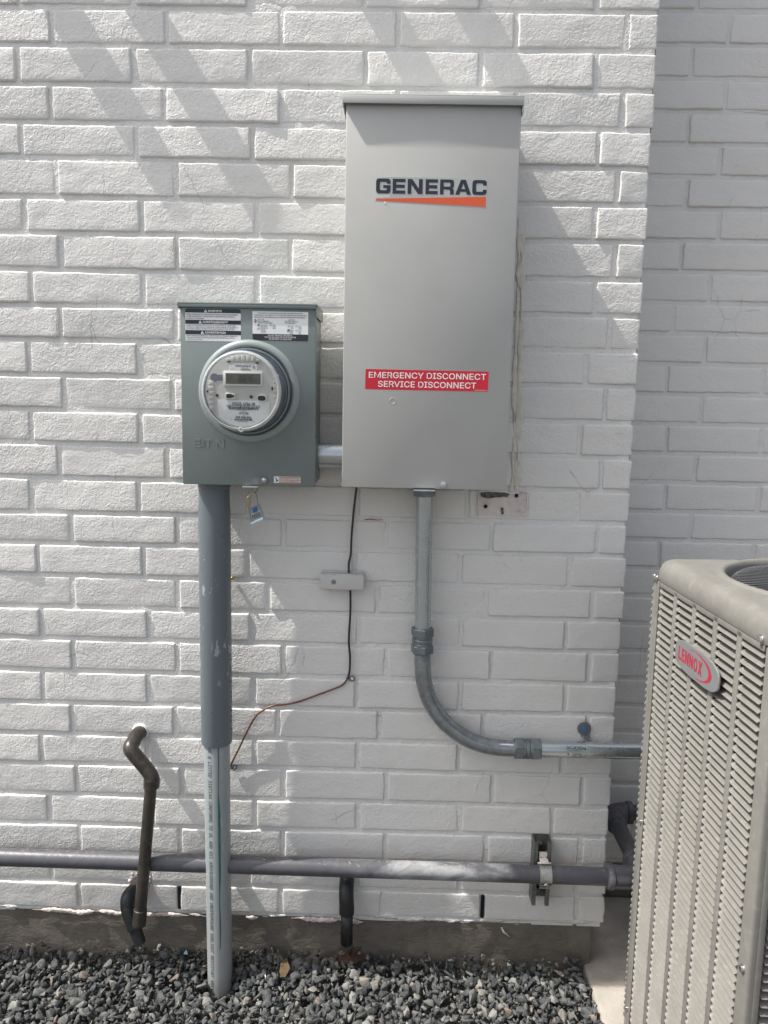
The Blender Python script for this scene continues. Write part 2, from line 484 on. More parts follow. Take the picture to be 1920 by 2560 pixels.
def arc(c, r, a0, a1, n, plane='xz', y=0.0):
    out = []
    for i in range(n + 1):
        a = a0 + (a1 - a0) * i / n
        out.append((c[0] + r * math.cos(a), y, c[1] + r * math.sin(a)))
    return out
def ellipse_poly(cx, cz, rx, rz, n=24, p=2.0):
    out = []
    for i in range(n):
        a = 2 * PI * i / n
        ca, sa = math.cos(a), math.sin(a)
        out.append((cx + rx * math.copysign(abs(ca) ** (2 / p), ca), cz + rz * math.copysign(abs(sa) ** (2 / p), sa)))
    return out
def smooth_path(pts, n=6):
    pts = [Vector(p) for p in pts]; out = []
    for i in range(len(pts) - 1):
        p0 = pts[max(0, i - 1)]; p1 = pts[i]; p2 = pts[i + 1]; p3 = pts[min(len(pts) - 1, i + 2)]
        for k in range(n):
            t = k / n
            out.append(0.5 * ((2 * p1) + (p2 - p0) * t + (2 * p0 - 5 * p1 + 4 * p2 - p3) * t * t + (3 * p1 - p0 - 3 * p2 + p3) * t ** 3))
    out.append(pts[-1])
    return out

def _font(fn):
    try:
        import os
        p = os.path.join(bpy.utils.system_resource('DATAFILES', path='fonts'), fn)
        return bpy.data.fonts.load(p) if os.path.exists(p) else None
    except Exception:
        return None
FONTS = {'sans': _font('Inter.woff2'), 'mono': _font('DejaVuSansMono.woff2')}
_txt_cache = {}
def text2d(s, bold=0.0, shear=0.0, space=1.0, font='sans'):
    key = (s, bold, shear, space, font)
    if key in _txt_cache: return _txt_cache[key]
    cu = bpy.data.curves.new('t', 'FONT')
    if FONTS.get(font): cu.font = FONTS[font]
    cu.body = s; cu.size = 1.0; cu.resolution_u = 2; cu.offset = bold; cu.shear = shear; cu.space_character = space
    o = bpy.data.objects.new('t', cu)
    me = o.to_mesh()
    vs = [(v.co.x, v.co.y) for v in me.vertices]
    fs = [tuple(p.vertices) for p in me.polygons]
    o.to_mesh_clear()
    bpy.data.objects.remove(o); bpy.data.curves.remove(cu)
    _txt_cache[key] = (vs, fs)
    return vs, fs
def text_fit(mb, s, x0, x1, z0, z1, y, bold=0.0, keep=False, align='l', mapf=None, shear=0.0):
    vs, fs = text2d(s, bold, shear)
    if not vs: return
    ax = [v[0] for v in vs]; az = [v[1] for v in vs]
    a0, a1, b0, b1 = min(ax), max(ax), min(az), max(az)
    if keep:
        k = (z1 - z0) / (b1 - b0); w = (a1 - a0) * k
        if w > (x1 - x0): k *= (x1 - x0) / w; w = x1 - x0
        if align == 'c': x0 = (x0 + x1 - w) / 2
        kx = kz = k
    else:
        kx = (x1 - x0) / (a1 - a0); kz = (z1 - z0) / (b1 - b0)
    out = []
    for (a, b) in vs:
        X = x0 + (a - a0) * kx; Z = z0 + (b - b0) * kz
        out.append(mapf(X, Z) if mapf else (X, y, Z))
    mb.add(out, fs)

def torus(mb, c, axis, R, r, n=24, m=8):
    prof = [(R + r * math.cos(2 * PI * i / m), r * math.sin(2 * PI * i / m)) for i in range(m)]
    return mb.lathe(c, axis, prof, n, closed=True)
# ================================================================== SETTING
ROWDEV = {0: (0.0, 0.0), 1: (-0.0011, 0.003), 2: (0.0006, 0.0031), 3: (-0.0005, 0.0013), 4: (-0.0008, 0.0004), 5: (0.0037, -0.0011), 6: (-0.001, 0.0007), 7: (0.0001, 0.0011), 8: (-0.0007, -0.002), 9: (-0.0005, -0.0016), 10: (0.0018, -0.0011), 11: (0.0006, -0.0011), 12: (0.0005, -0.0042), 13: (0.0016, -0.0062), 14: (-0.0004, -0.0048), 15: (-0.004, -0.0028), 16: (0.0009, -0.0), 17: (0.0027, -0.0021), 18: (0.003, 0.0012), 19: (0.0047, 0.0024), 20: (0.0021, 0.0005), 21: (-0.0004, 0.0022), 22: (-0.0015, 0.0), 23: (0.0, 0.0033), 24: (-0.0015, -0.0007), 25: (-0.001, -0.0001), 26: (0.0, 0.0), 27: (0.0, 0.0)}
JOINTS = {0: [-1.348, -1.092, -0.836, -0.588, -0.341, -0.09, 0.159, 0.406], 1: [-1.281, -1.025, -0.769, -0.518, -0.269, -0.017, 0.237, 0.474], 2: [-1.358, -1.102, -0.846, -0.591, -0.337, -0.085, 0.165, 0.411], 3: [-1.288, -1.032, -0.776, -0.526, -0.269, -0.013, 0.243, 0.475], 4: [-1.357, -1.101, -0.845, -0.588, -0.332, -0.079, 0.174, 0.427], 5: [-1.281, -1.025, -0.769, -0.502, -0.245, -0.006, 0.234, 0.473], 6: [-1.356, -1.1, -0.844, -0.581, -0.323, -0.073, 0.178, 0.428], 7: [-1.277, -1.021, -0.765, -0.502, -0.248, -0.006, 0.236, 0.478], 8: [-1.347, -1.091, -0.835, -0.58, -0.322, -0.069, 0.185, 0.438], 9: [-1.283, -1.027, -0.771, -0.508, -0.262, -0.017, 0.228, 0.474], 10: [-1.361, -1.105, -0.849, -0.594, -0.339, -0.084, 0.171, 0.426], 11: [-1.283, -1.027, -0.771, -0.518, -0.27, -0.022, 0.226, 0.474], 12: [-1.361, -1.105, -0.849, -0.595, -0.341, -0.087, 0.168, 0.422], 13: [-1.298, -1.042, -0.786, -0.534, -0.282, -0.03, 0.222, 0.474], 14: [-1.368, -1.112, -0.856, -0.602, -0.345, -0.089, 0.168, 0.425], 15: [-1.277, -1.021, -0.765, -0.513, -0.262, -0.018, 0.227, 0.473], 16: [-1.359, -1.103, -0.847, -0.594, -0.347, -0.095, 0.156, 0.413], 17: [-1.279, -1.023, -0.767, -0.515, -0.298, -0.038, 0.222, 0.471], 18: [-1.356, -1.1, -0.844, -0.587, -0.339, -0.081, 0.164, 0.412], 19: [-1.284, -1.028, -0.772, -0.518, -0.263, -0.014, 0.237, 0.471], 20: [-1.359, -1.103, -0.847, -0.591, -0.334, -0.085, 0.167, 0.42], 21: [-1.293, -1.037, -0.781, -0.527, -0.276, -0.027, 0.225, 0.477], 22: [-1.37, -1.114, -0.858, -0.595, -0.332, -0.079, 0.167, 0.42], 23: [-1.286, -1.03, -0.774, -0.513, -0.261, -0.007, 0.254, 0.473], 24: [-1.357, -1.101, -0.845, -0.588, -0.332, -0.077, 0.177, 0.403], 25: [-1.283, -1.027, -0.771, -0.519, -0.263, -0.007, 0.243, 0.477], 26: [-1.359, -1.103, -0.847, -0.598, -0.349, -0.079, 0.181, 0.47], 27: [-1.291, -1.035, -0.779, -0.524, -0.266, -0.012, 0.24, 0.477]}
ZT = lambda k: (14 - k) * 0.0787 + 1.206       # top of course k (0 = first course in view)
XC = 0.543                                      # the wall's outer corner
REC = 0.295                                     # how far the next wall stands back
FT = 0.107                                      # top of the concrete footing

g = MB()
nx = 26
xs = [-90, -40, -15, -6, -3, -2, -1.2, 0.53, 2, 4, 8, 20, 50, 90]
ys = [-90, -40, -15, -6, -3, -1.5, -0.9, 0.6]
for i in range(len(xs) - 1):
    for j in range(len(ys) - 1):
        k = len(g.v)
        g.v += [(xs[i], ys[j], -0.06), (xs[i + 1], ys[j], -0.06), (xs[i + 1], ys[j + 1], -0.06), (xs[i], ys[j + 1], -0.06)]
        g.f.append((k, k + 1, k + 2, k + 3))
bmg = bmesh.new()
meg = bpy.data.meshes.new('ground'); meg.from_pydata(g.v, [], g.f)
bmg.from_mesh(meg); bmesh.ops.remove_doubles(bmg, verts=bmg.verts, dist=1e-5); bmg.to_mesh(meg); bmg.free()
tag(link_mesh('ground', meg, None, M['ground']), kind='structure')

pad = MB().box(0.502, 1.75, -1.05, 0.292, -0.09, -0.001, 0.012, 3)
tag(pad.build('concrete_pad', M['pad'], None, True, 40), kind='structure')

# ---- bricks: every brick is a small rough slab with its own worn outline
def n2(x, z, s, seed):
    """cheap smooth value noise"""
    def h(i, j):
        n = (i * 374761393 + j * 668265263 + seed * 1442695041) & 0xffffffff
        n = ((n ^ (n >> 13)) * 1274126177) & 0xffffffff
        return ((n ^ (n >> 16)) & 0xffff) / 65535.0 * 2 - 1
    x *= s; z *= s
    i = math.floor(x); j = math.floor(z); fx = x - i; fz = z - j
    fx = fx * fx * (3 - 2 * fx); fz = fz * fz * (3 - 2 * fz)
    return (h(i, j) * (1 - fx) + h(i + 1, j) * fx) * (1 - fz) + (h(i, j + 1) * (1 - fx) + h(i + 1, j + 1) * fx) * fz

def brick_mesh(x0, x1, z0, z1, seed, depth=0.012, proud=0.0, quality=1, cornered=False, zr=0.0):
    """a brick face in local coordinates about its middle; y=0 is the wall face, +y goes in"""
    L = x1 - x0; H = z1 - z0
    cx, cz = (x0 + x1) / 2, (z0 + z1) / 2
    nxs = max(4, int(L / 0.013)) if quality else max(3, int(L / 0.04)); nzs = 5 if quality else 2
    be = [0.0, 0.0009, 0.0024, 0.0042]
    def coords(T, n):
        inner = [0.0042 + (T - 0.0084) * i / n for i in range(n + 1)]
        return be[:-1] + inner + [T - b for b in reversed(be[:-1])]
    cu = coords(L, nxs); cv = coords(H, nzs)
    tx = (random.uniform(-1, 1)) * 0.0022; tz = random.uniform(-1, 1) * 0.0014; dp = random.uniform(-0.0012, 0.0016) + proud
    vs = []; fs = []
    nu, nv = len(cu), len(cv)
    def prof(d):
        if d <= 0: return 0.0038
        if d < 0.0010: return 0.0015
        if d < 0.0028: return 0.00025
        return 0.0
    for j, v in enumerate(cv):
        for i, u in enumerate(cu):
            X = -L / 2 + u; Zz = -H / 2 + v
            d = min(u, L - u, v, H - v)
            y = prof(d)
            wx, wz = cx + X, cz + Zz
            y += n2(wx, wz, 38, seed) * 0.0007 + n2(wx, wz, 90, seed + 5) * 0.0004
            y += tx * (X / (L / 2)) + tz * (Zz / (H / 2)) - dp
            # outline wear
            if i < 4 or i >= nu - 4:
                X += n2(0.3 if i < 4 else 9.1, wz, 60, seed) * 0.0012 + n2(0.3 if i < 4 else 9.1, wz, 170, seed) * 0.0007
            if j < 4 or j >= nv - 4:
                Zz += n2(wx, 0.7 if j < 4 else 5.3, 45, seed) * 0.0011 + n2(wx, 0.7 if j < 4 else 5.3, 150, seed) * 0.0007
                Zz += zr * (X / L)
            else:
                Zz += zr * (X / L)
            # knocked corners
            if (i < 2 or i >= nu - 2) and (j < 2 or j >= nv - 2):
                X *= 1 - 0.0008 / (L / 2); Zz *= 1 - 0.0008 / (H / 2); y += 0.0004
            vs.append((X, y, Zz))
    for j in range(nv - 1):
        for i in range(nu - 1):
            a = j * nu + i
            fs.append((a, a + 1, a + nu + 1, a + nu))
    # sides going into the mortar
    ring = [i for i in range(nu)] + [j * nu + nu - 1 for j in range(1, nv)] + [(nv - 1) * nu + i for i in range(nu - 2, -1, -1)] + [j * nu for j in range(nv - 2, 0, -1)]
    k = len(vs)
    for r in ring:
        vs.append((vs[r][0], depth, vs[r][2]))
    m = len(ring)
    for i in range(m):
        j = (i + 1) % m
        fs.append((ring[j], ring[i], k + i, k + j))
    return vs, fs

def add_brick(parent, name, mat, x0, x1, z0, z1, y, seed, **kw):
    vs, fs = brick_mesh(x0, x1, z0, z1, seed, **kw)
    me = bpy.data.meshes.new(name)
    me.from_pydata(vs, [], fs)
    me.materials.append(mat)
    me.polygons.foreach_set('use_smooth', [True] * len(me.polygons))
    o = bpy.data.objects.new(name, me)
    COL.objects.link(o)
    o.parent = parent
    off = LOC[parent.name]
    o.location = ((x0 + x1) / 2 - off.x, y - off.y, (z0 + z1) / 2 - off.z)
    LOC[o.name] = Vector((0, 0, 0))
    return o

def sheet(mb, x0, x1, z0, z1, y, step, amp, seed, axis='x'):
    nu = max(1, int(round((x1 - x0) / step))); nv = max(1, int(round((z1 - z0) / step)))
    k = len(mb.v)
    for j in range(nv + 1):
        for i in range(nu + 1):
            u = x0 + (x1 - x0) * i / nu; v = z0 + (z1 - z0) * j / nv
            d = (n2(u, v, 22, seed) * 1.0 + n2(u, v, 70, seed + 3) * 0.7) * amp + n2(u * 0.6, v * 1.5, 7, seed + 9) * 0.0013
            mb.v.append((u, y + d, v) if axis == 'x' else (y + d, u, v))
    for j in range(nv):
        for i in range(nu):
            a = k + j * (nu + 1) + i
            mb.f.append((a, a + 1, a + nu + 2, a + nu + 1))

# ---- main wall
wall = thing('brick_wall', 'white painted brick wall in the sun that carries the grey meter and switch boxes', 'wall', (-0.2, 0.0, 0.0))
XL = -1.62
mb = MB()
sheet(mb, XL, XC - 0.006, FT - 0.004, 2.36, 0.0039, 0.0075, 0.0009, 3)
mb.build('mortar', M['mortar'], wall, True, fix=False)
mb = MB()
sheet(mb, XL, XC - 0.006, 2.36, 3.0, 0.0058, 0.04, 0.0008, 3)
sheet(mb, -2.9, XL, FT, 3.0, 0.0058, 0.05, 0.0008, 3)
sheet(mb, 0.0035, 0.30, FT - 0.004, 3.0, XC - 0.0055, 0.02, 0.0008, 4, 'y')
o = mb.build('mortar', M['mortar'], wall, True, fix=False)
JT = 0.0098
WEEP = {(27, 3), (27, 6)}
far = MB()
def zdev(k, x):
    a, b = ROWDEV.get(k, (0.0, 0.0))
    t = (x + 0.76) / 1.26
    return a * (1 - t) + b * t
for k in range(0, 28):
    js = JOINTS[k]
    edges = js + [XC + random.uniform(-0.0035, 0.0015)]
    if k in (26, 27): edges[-1] = XC + 0.002
    for i in range(len(edges) - 1):
        a = edges[i] + JT / 2 + random.uniform(-0.0012, 0.0012)
        b = edges[i + 1] - (JT / 2 if i < len(edges) - 2 else 0.0) + random.uniform(-0.0012, 0.0012)
        if (k, i) in WEEP: b -= 0.002
        xm = (a + b) / 2
        zt = ZT(k) + zdev(k, xm); zb = ZT(k + 1) + zdev(k + 1, xm) + 0.0102
        if k == 27: zb = FT + 0.010
        zr = (zdev(k, b) - zdev(k, a)) * 0.6
        last = i == len(edges) - 2
        add_brick(wall, 'brick', M['paint'], a, b, zb, zt, 0.0, k * 37 + i * 11, depth=0.085 if last else 0.012, zr=zr)
# courses above and left of the picture, joined
for k in range(-10, 28):
    if k < 0:
        x = -2.7 + (0.127 if k % 2 else 0.0)
        xe = XC
    else:
        x = JOINTS[k][0] - 0.256 * 4; xe = JOINTS[k][0] + 0.01
    while x < xe - 0.03:
        a = x + JT / 2; b = min(x + 0.256 - JT / 2, XC)
        zt = ZT(k); zb = ZT(k + 1) + 0.0102
        if k == 27: zb = FT + 0.010
        if k < 0 or b < XL + 0.4 and b < JOINTS[k][0] + 0.002:
            vs, fs = brick_mesh(a, b, zb, zt, k * 7 + int(x * 10), quality=0)
            far.add([(v[0] + (a + b) / 2, v[1], v[2] + (zb + zt) / 2) for v in vs], fs)
        x += 0.256
# return face of the corner, looking along +x: bricks turned round the corner
for k in range(-10, 28):
    zt = ZT(k); zb = ZT(k + 1) + 0.0102
    if k == 27: zb = FT + 0.010
    y0s = [(0.100, 0.284)] if k % 2 else [(0.100, 0.160), (0.172, 0.284)]
    for (a, b) in y0s:
        vs, fs = brick_mesh(a, b, zb, zt, k * 5 + 2, quality=0)
        far.add([(XC - v[1], v[0] + (a + b) / 2, v[2] + (zb + zt) / 2) for v in vs], [tuple(reversed(f)) for f in fs])
o = far.build('brick', M['paint'], wall, True, fix=False); tag(o, 'courses of bricks beyond the picture edge', kind='stuff')

# weep slots (open joints)
for (xw, w) in ((-0.524, 0.0075), (0.24, 0.0085)):
    m_ = MB().box(xw - w / 2, xw + w / 2, -0.0005, 0.004, FT + 0.014, ZT(27) - 0.002)
    m_.build('weep_slot', M['dark'], wall)

# footing
mb = MB()
FR = 0.515
def foot_y(x, z):
    return 0.004 + n2(x, z, 7, 91) * 0.003 + n2(x, z, 26, 92) * 0.0018 + n2(x, z, 80, 93) * 0.0009 + (0.107 - z) * 0.02
nu, nv = 220, 14
k0 = len(mb.v)
for j in range(nv + 1):
    for i in range(nu + 1):
        x = -2.9 + (FR + 2.9) * (i / nu) ** 0.8; z = -0.06 + (FT + 0.06) * j / nv
        mb.v.append((x + (n2(z, 3, 60, 5) * 0.002 if i == nu else 0), foot_y(x, z), z))
for j in range(nv):
    for i in range(nu):
        a = k0 + j * (nu + 1) + i
        mb.f.append((a, a + 1, a + nu + 2, a + nu + 1))
foot = mb.build('footing', M['concrete_dark'], wall, True, fix=False)
mb = MB().box(FR - 0.15, FR, 0.012, 0.291, -0.06, FT - 0.001, 0.002)
mb.build('footing', M['concrete_dark'], wall)

# crumbly mortar along the footing's top edge
def crust(x0, x1, z, amp, seed, r=0.006, name='mortar_crust', mat='crust', yc=-0.001):
    mb = MB(); n = int((x1 - x0) / 0.004); pr = 9
    vs = []
    for i in range(n + 1):
        x = x0 + (x1 - x0) * i / n
        env = min(1.0, i / 6, (n - i) / 6)
        for j in range(pr):
            a = PI * j / (pr - 1) - PI / 2
            rr = r * (0.45 + 0.75 * abs(n2(x, j * 0.02, 55, seed)) + 0.7 * abs(n2(x, j * 0.05, 130, seed + 2))) * (0.25 + 0.75 * env) * amp
            rr = min(rr * max(0.12, 0.75 + 0.9 * n2(x, 1, 26, seed + 7) + 0.5 * n2(x, 4, 75, seed + 8)), r * (0.75 + 0.35 * n2(x, j, 160, seed)))
            vs.append((x, yc - math.cos(a) * rr, z + n2(x, 0, 18, seed + 1) * 0.004 + math.sin(a) * rr * 1.25))
    fs = [(i * pr + j, i * pr + j + 1, (i + 1) * pr + j + 1, (i + 1) * pr + j) for i in range(n) for j in range(pr - 1)]
    mb.add(vs, fs)
    return mb.build(name, M[mat], wall, True)
crust(-0.90, -0.50, FT + 0.001, 1.1, 11)
crust(-0.50, -0.43, FT - 0.001, 0.8, 15)
crust(-0.355, -0.325, FT - 0.001, 1.0, 19)
crust(-0.24, -0.06, FT - 0.003, 1.1, 23, 0.0065)
for xa, xb, sd in ((-2.4, -0.92, 31), (-0.325, -0.24, 33), (-0.06, 0.52, 37)):
    crust(xa, xb, FT + 0.006, 0.7, sd, 0.0065, 'bed_mortar', 'mortar', 0.0035)
# a white dribble on the footing
mb = MB().tube(smooth_path([(0.2905, 0.0020, 0.0949), (0.2956, -0.0010, 0.0851), (0.3031, 0.0000, 0.0780), (0.3129, 0.0020, 0.0669)], 4), [0.002, 0.0022, 0.0024, 0.0026, 0.0032, 0.003, 0.0028, 0.0024, 0.002, 0.0018, 0.0014, 0.0009, 0.0005], 7)
mb.build('mortar_dribble', M['crust'], wall, True)

# bare patch where a fitting was taken off, right below the cabinet
(px0, _, pz1) = (0.1866, 0.0000, 1.1951); (px1, _, pz0) = (0.3096, 0.0000, 1.1432)
patch = MB()
sheet(patch, px0, px1, pz0, pz1, -0.0022, 0.006, 0.0006, 77)
pt = patch.build('bare_patch', M['pinkish'], wall, True, fix=False)
MB().tube([(0.2880, -0.0030, 1.2004), (0.3028, -0.0030, 1.2016), (0.3057, -0.0030, 1.1989), (0.3056, -0.0030, 1.1586), (0.3021, -0.0030, 1.1548), (0.2853, -0.0030, 1.1563)], 0.0017, 6).build('paint_edge', M['paint'], pt, True)
MB().tube([(0.1926, -0.0030, 1.2002), (0.1928, -0.0030, 1.1684), (0.1929, -0.0030, 1.1420)], 0.0016, 6).build('paint_edge', M['paint'], pt, True)
for c in ((0.2096, -0.0036, 1.1651), (0.2800, -0.0036, 1.1919)):
    m_ = MB(); m_.disc(c, (0, -1, 0), 0.0046, 0.0008, 14)
    m_.build('screw_hole', M['dark'], pt)
for poly in ([(0.1973, -0.0034, 1.1985), (0.2529, -0.0034, 1.1988), (0.2650, -0.0034, 1.1953), (0.2588, -0.0034, 1.1886), (0.2329, -0.0034, 1.1871), (0.2164, -0.0034, 1.1830), (0.1986, -0.0034, 1.1864)],
             [(0.2450, -0.0034, 1.1639), (0.2506, -0.0034, 1.1622), (0.2530, -0.0034, 1.1500), (0.2495, -0.0034, 1.1452), (0.2464, -0.0034, 1.1527)]):
    pl = [(p[0], p[2]) for p in poly]; pl2 = []
    for i in range(len(pl)):
        a, b = pl[i], pl[(i + 1) % len(pl)]
        for t in (0, 0.33, 0.66):
            pl2.append((a[0] + (b[0] - a[0]) * t + random.uniform(-0.001, 0.001), a[1] + (b[1] - a[1]) * t + random.uniform(-0.001, 0.001)))
    MB().prism(pl2, -0.0037, -0.0030).build('scuff', M['smudge'], pt)

MB().tube(smooth_path([(-0.0720, -0.0012, 1.1265), (-0.0590, -0.0013, 1.1287), (-0.0430, -0.0013, 1.1271), (-0.0290, -0.0012, 1.1284)], 4), [0.0006, 0.001, 0.0012, 0.0012, 0.001, 0.0011, 0.0012, 0.001, 0.0008, 0.0009, 0.0008, 0.0006, 0.0004], 5).build('red_mark', mat_simple('red_crayon', (0.35, 0.03, 0.03), 0.6), wall)
# sealant beads beside the cabinet
def bead(name, pts, w, mat, seed):
    path = smooth_path(pts, 16)
    mb = MB(); n = len(path); pr = 7; vs = []
    for i, p in enumerate(path):
        for j in range(pr):
            a = PI * j / (pr - 1)
            ww = w * (0.8 + 0.5 * n2(i * 0.011, 2, 30, seed))
            x = p.x - math.cos(a) * ww + n2(p.z, 0, 40, seed + (1 if j < 3 else 2)) * 0.0025
            vs.append((x, p.y - math.sin(a) * 0.0016 * (0.7 + 0.5 * n2(p.z, j, 60, seed)), p.z))
    fs = [(i * pr + j, i * pr + j + 1, (i + 1) * pr + j + 1, (i + 1) * pr + j) for i in range(n - 1) for j in range(pr - 1)]
    mb.add(vs, fs)
    return mb.build(name, M[mat], wall, True)
bead('sealant_bead', [(0.2592, -0.0010, 1.8104), (0.2622, -0.0010, 1.7205), (0.2636, -0.0010, 1.6250), (0.2653, -0.0010, 1.5012), (0.2674, -0.0010, 1.3659), (0.2684, -0.0010, 1.2556), (0.2698, -0.0010, 1.2016)], 0.0045, 'sealant', 5)
bead('sealant_bead', [(0.2686, -0.0010, 1.7765), (0.2702, -0.0010, 1.7207), (0.2735, -0.0010, 1.6251), (0.2762, -0.0010, 1.5014), (0.2784, -0.0010, 1.3662), (0.2795, -0.0010, 1.2558), (0.2797, -0.0010, 1.2075)], 0.0075, 'sealant', 9)

# ---- the wall that stands back
wall2 = thing('brick_wall', 'grey-shaded white brick wall set back to the right, behind the air conditioner', 'wall', (0.8, REC, 0.0))
mb = MB()
sheet(mb, XC - 0.004, 1.30, 0.10, 2.56, REC + 0.0042, 0.012, 0.001, 13)
mb.build('mortar', M['mortar'], wall2, True, fix=False)
mb = MB(); sheet(mb, 1.30, 3.4, 0.10, 3.0, REC + 0.0058, 0.05, 0.001, 13); sheet(mb, XC - 0.004, 1.30, 2.56, 3.0, REC + 0.0058, 0.05, 0.001, 13)
mb.build('mortar', M['mortar'], wall2, True, fix=False)
RZ = lambda k: 2.4454 - 0.0782 * k
RJ0 = {1: 0.803, 2: 0.715, 3: 0.806, 4: 0.719, 5: 0.805, 6: 0.7255, 7: 0.8135, 8: 0.724, 9: 0.802, 10: 0.7135, 11: 0.801, 12: 0.707, 13: 0.803, 14: 0.717, 15: 0.799, 16: 0.7245, 17: 0.799, 18: 0.718}
far = MB()
for k in range(-7, 30):
    zt = RZ(k); zb = RZ(k + 1) + 0.0118
    x0 = RJ0.get(k, 0.802 if k % 2 else 0.718)
    xs_ = [XC - 0.01, x0]
    while xs_[-1] < 3.3: xs_.append(xs_[-1] + 0.2545 + random.uniform(-0.004, 0.004))
    for i in range(len(xs_) - 1):
        a = xs_[i] + (JT / 2 if i else 0.0); b = xs_[i + 1] - JT / 2
        if k >= -1 and a < 1.16 and (k < 20 or a < 0.8):
            add_brick(wall2, 'brick', M['paint_rec'], a, b, zb, zt, REC, k * 41 + i * 13 + 5)
        else:
            vs, fs = brick_mesh(a, b, zb, zt, k * 7 + i, quality=0)
            far.add([(v[0] + (a + b) / 2, v[1] + REC, v[2] + (zb + zt) / 2) for v in vs], fs)
o = far.build('brick', M['paint_rec'], wall2, True, fix=False); tag(o, 'courses of bricks beyond the picture edge', kind='stuff')
MB().box(XC - 0.02, 3.4, REC - 0.001, REC + 0.05, -0.06, 0.098, 0.002).build('footing', M['concrete_dark'], wall2)

# ---- gravel
def make_gravel():
    tmpl = []
    for t in range(36):
        bm = bmesh.new()
        n = random.randint(8, 11)
        ax = (1.0, random.uniform(0.6, 0.95), random.uniform(0.35, 0.75))
        for _ in range(n):
            v = Vector((random.gauss(0, 1), random.gauss(0, 1), random.gauss(0, 1))).normalized() * random.uniform(0.82, 1.0)
            bm.verts.new((v.x * ax[0], v.y * ax[1], v.z * ax[2]))
        bmesh.ops.convex_hull(bm, input=bm.verts[:])
        for v in [v for v in bm.verts if not v.link_faces]: bm.verts.remove(v)
        bmesh.ops.bevel(bm, geom=bm.edges[:], offset=0.03, segments=1, affect='EDGES')
        bmesh.ops.triangulate(bm, faces=bm.faces[:])
        bm.verts.index_update()
        tmpl.append((np.array([v.co[:] for v in bm.verts]), np.array([[v.index for v in f.verts] for f in bm.faces])))
        bm.free()
    VV = []; FF = []; base = 0
    def place(x, y, z, size):
        nonlocal base
        V, F = tmpl[rng.integers(len(tmpl))]
        q = rng.normal(size=4); q /= np.linalg.norm(q)
        # lie mostly flat
        q = q * np.array([1, 0.62, 0.62, 1]); q /= np.linalg.norm(q)
        w, a, b, c = q
        R = np.array([[1 - 2 * (b * b + c * c), 2 * (a * b - c * w), 2 * (a * c + b * w)],
                      [2 * (a * b + c * w), 1 - 2 * (a * a + c * c), 2 * (b * c - a * w)],
                      [2 * (a * c - b * w), 2 * (b * c + a * w), 1 - 2 * (a * a + b * b)]])
        VV.append((V * size) @ R.T + np.array([x, y, z])); FF.append(F + base); base += len(V)
    def hgt(x, y):
        return n2(x, y, 5, 71) * 0.006 + n2(x, y, 13, 72) * 0.004 - 0.042 * math.exp(-((x + 0.390) ** 2 + (y + 0.115) ** 2) / 0.0016)
    def inside(x, y):
        if x > 0.497 + 0.006 * n2(y, 0, 30, 3): return False
        if y > -0.004: return False
        if (x + 0.409) ** 2 + (y + 0.068) ** 2 < 0.034 ** 2: return False
        return True
    for layer, (sp, zz, sm) in enumerate(((0.0175, -0.013, 0.0125), (0.0155, -0.001, 0.0112), (0.026, 0.009, 0.0108))):
        y = -0.64
        while y < 0.0:
            x = -1.25
            while x < 0.51:
                px = x + rng.uniform(-0.6, 0.6) * sp; py = y + rng.uniform(-0.6, 0.6) * sp
                if inside(px, py) and not (layer and (px + 0.392) ** 2 + (py + 0.108) ** 2 < 0.040 ** 2) and (layer < 2 or rng.random() < 0.75):
                    s = sm * float(np.clip(rng.lognormal(0, 0.36), 0.45, 2.0))
                    place(px, py, zz + hgt(px, py) + rng.uniform(-0.003, 0.003), s)
                x += sp
            y += sp * 0.9
    # fill of the small hollow at the foot of the plastic conduit
    for _ in range(160):
        a = rng.uniform(0, 2 * PI); r = rng.uniform(0.034, 0.085)
        place(-0.409 + r * math.cos(a), min(-0.012, -0.068 + r * math.sin(a)), -0.040 + 0.30 * (r - 0.034), 0.0105 * rng.uniform(0.6, 1.3))
    # pieces lying against the footing
    for _ in range(70):
        px = rng.uniform(-1.0, 0.49)
        place(px, -0.012, 0.012 + rng.uniform(-0.004, 0.010), 0.011 * rng.uniform(0.7, 1.3))
    V = np.concatenate(VV); F = np.concatenate(FF)
    me = bpy.data.meshes.new('gravel')
    me.vertices.add(len(V)); me.vertices.foreach_set('co', V.astype(np.float32).ravel())
    me.loops.add(len(F) * 3); me.loops.foreach_set('vertex_index', F.astype(np.int32).ravel())
    me.polygons.add(len(F))
    me.polygons.foreach_set('loop_start', (np.arange(len(F)) * 3).astype(np.int32))
    me.polygons.foreach_set('loop_total', np.full(len(F), 3, np.int32))
    me.update(); me.validate()
    o = link_mesh('gravel', me, None, M['gravel'])
    tag(o, 'loose dark grey crushed stone covering the ground along the wall', 'gravel', kind='stuff')
make_gravel()
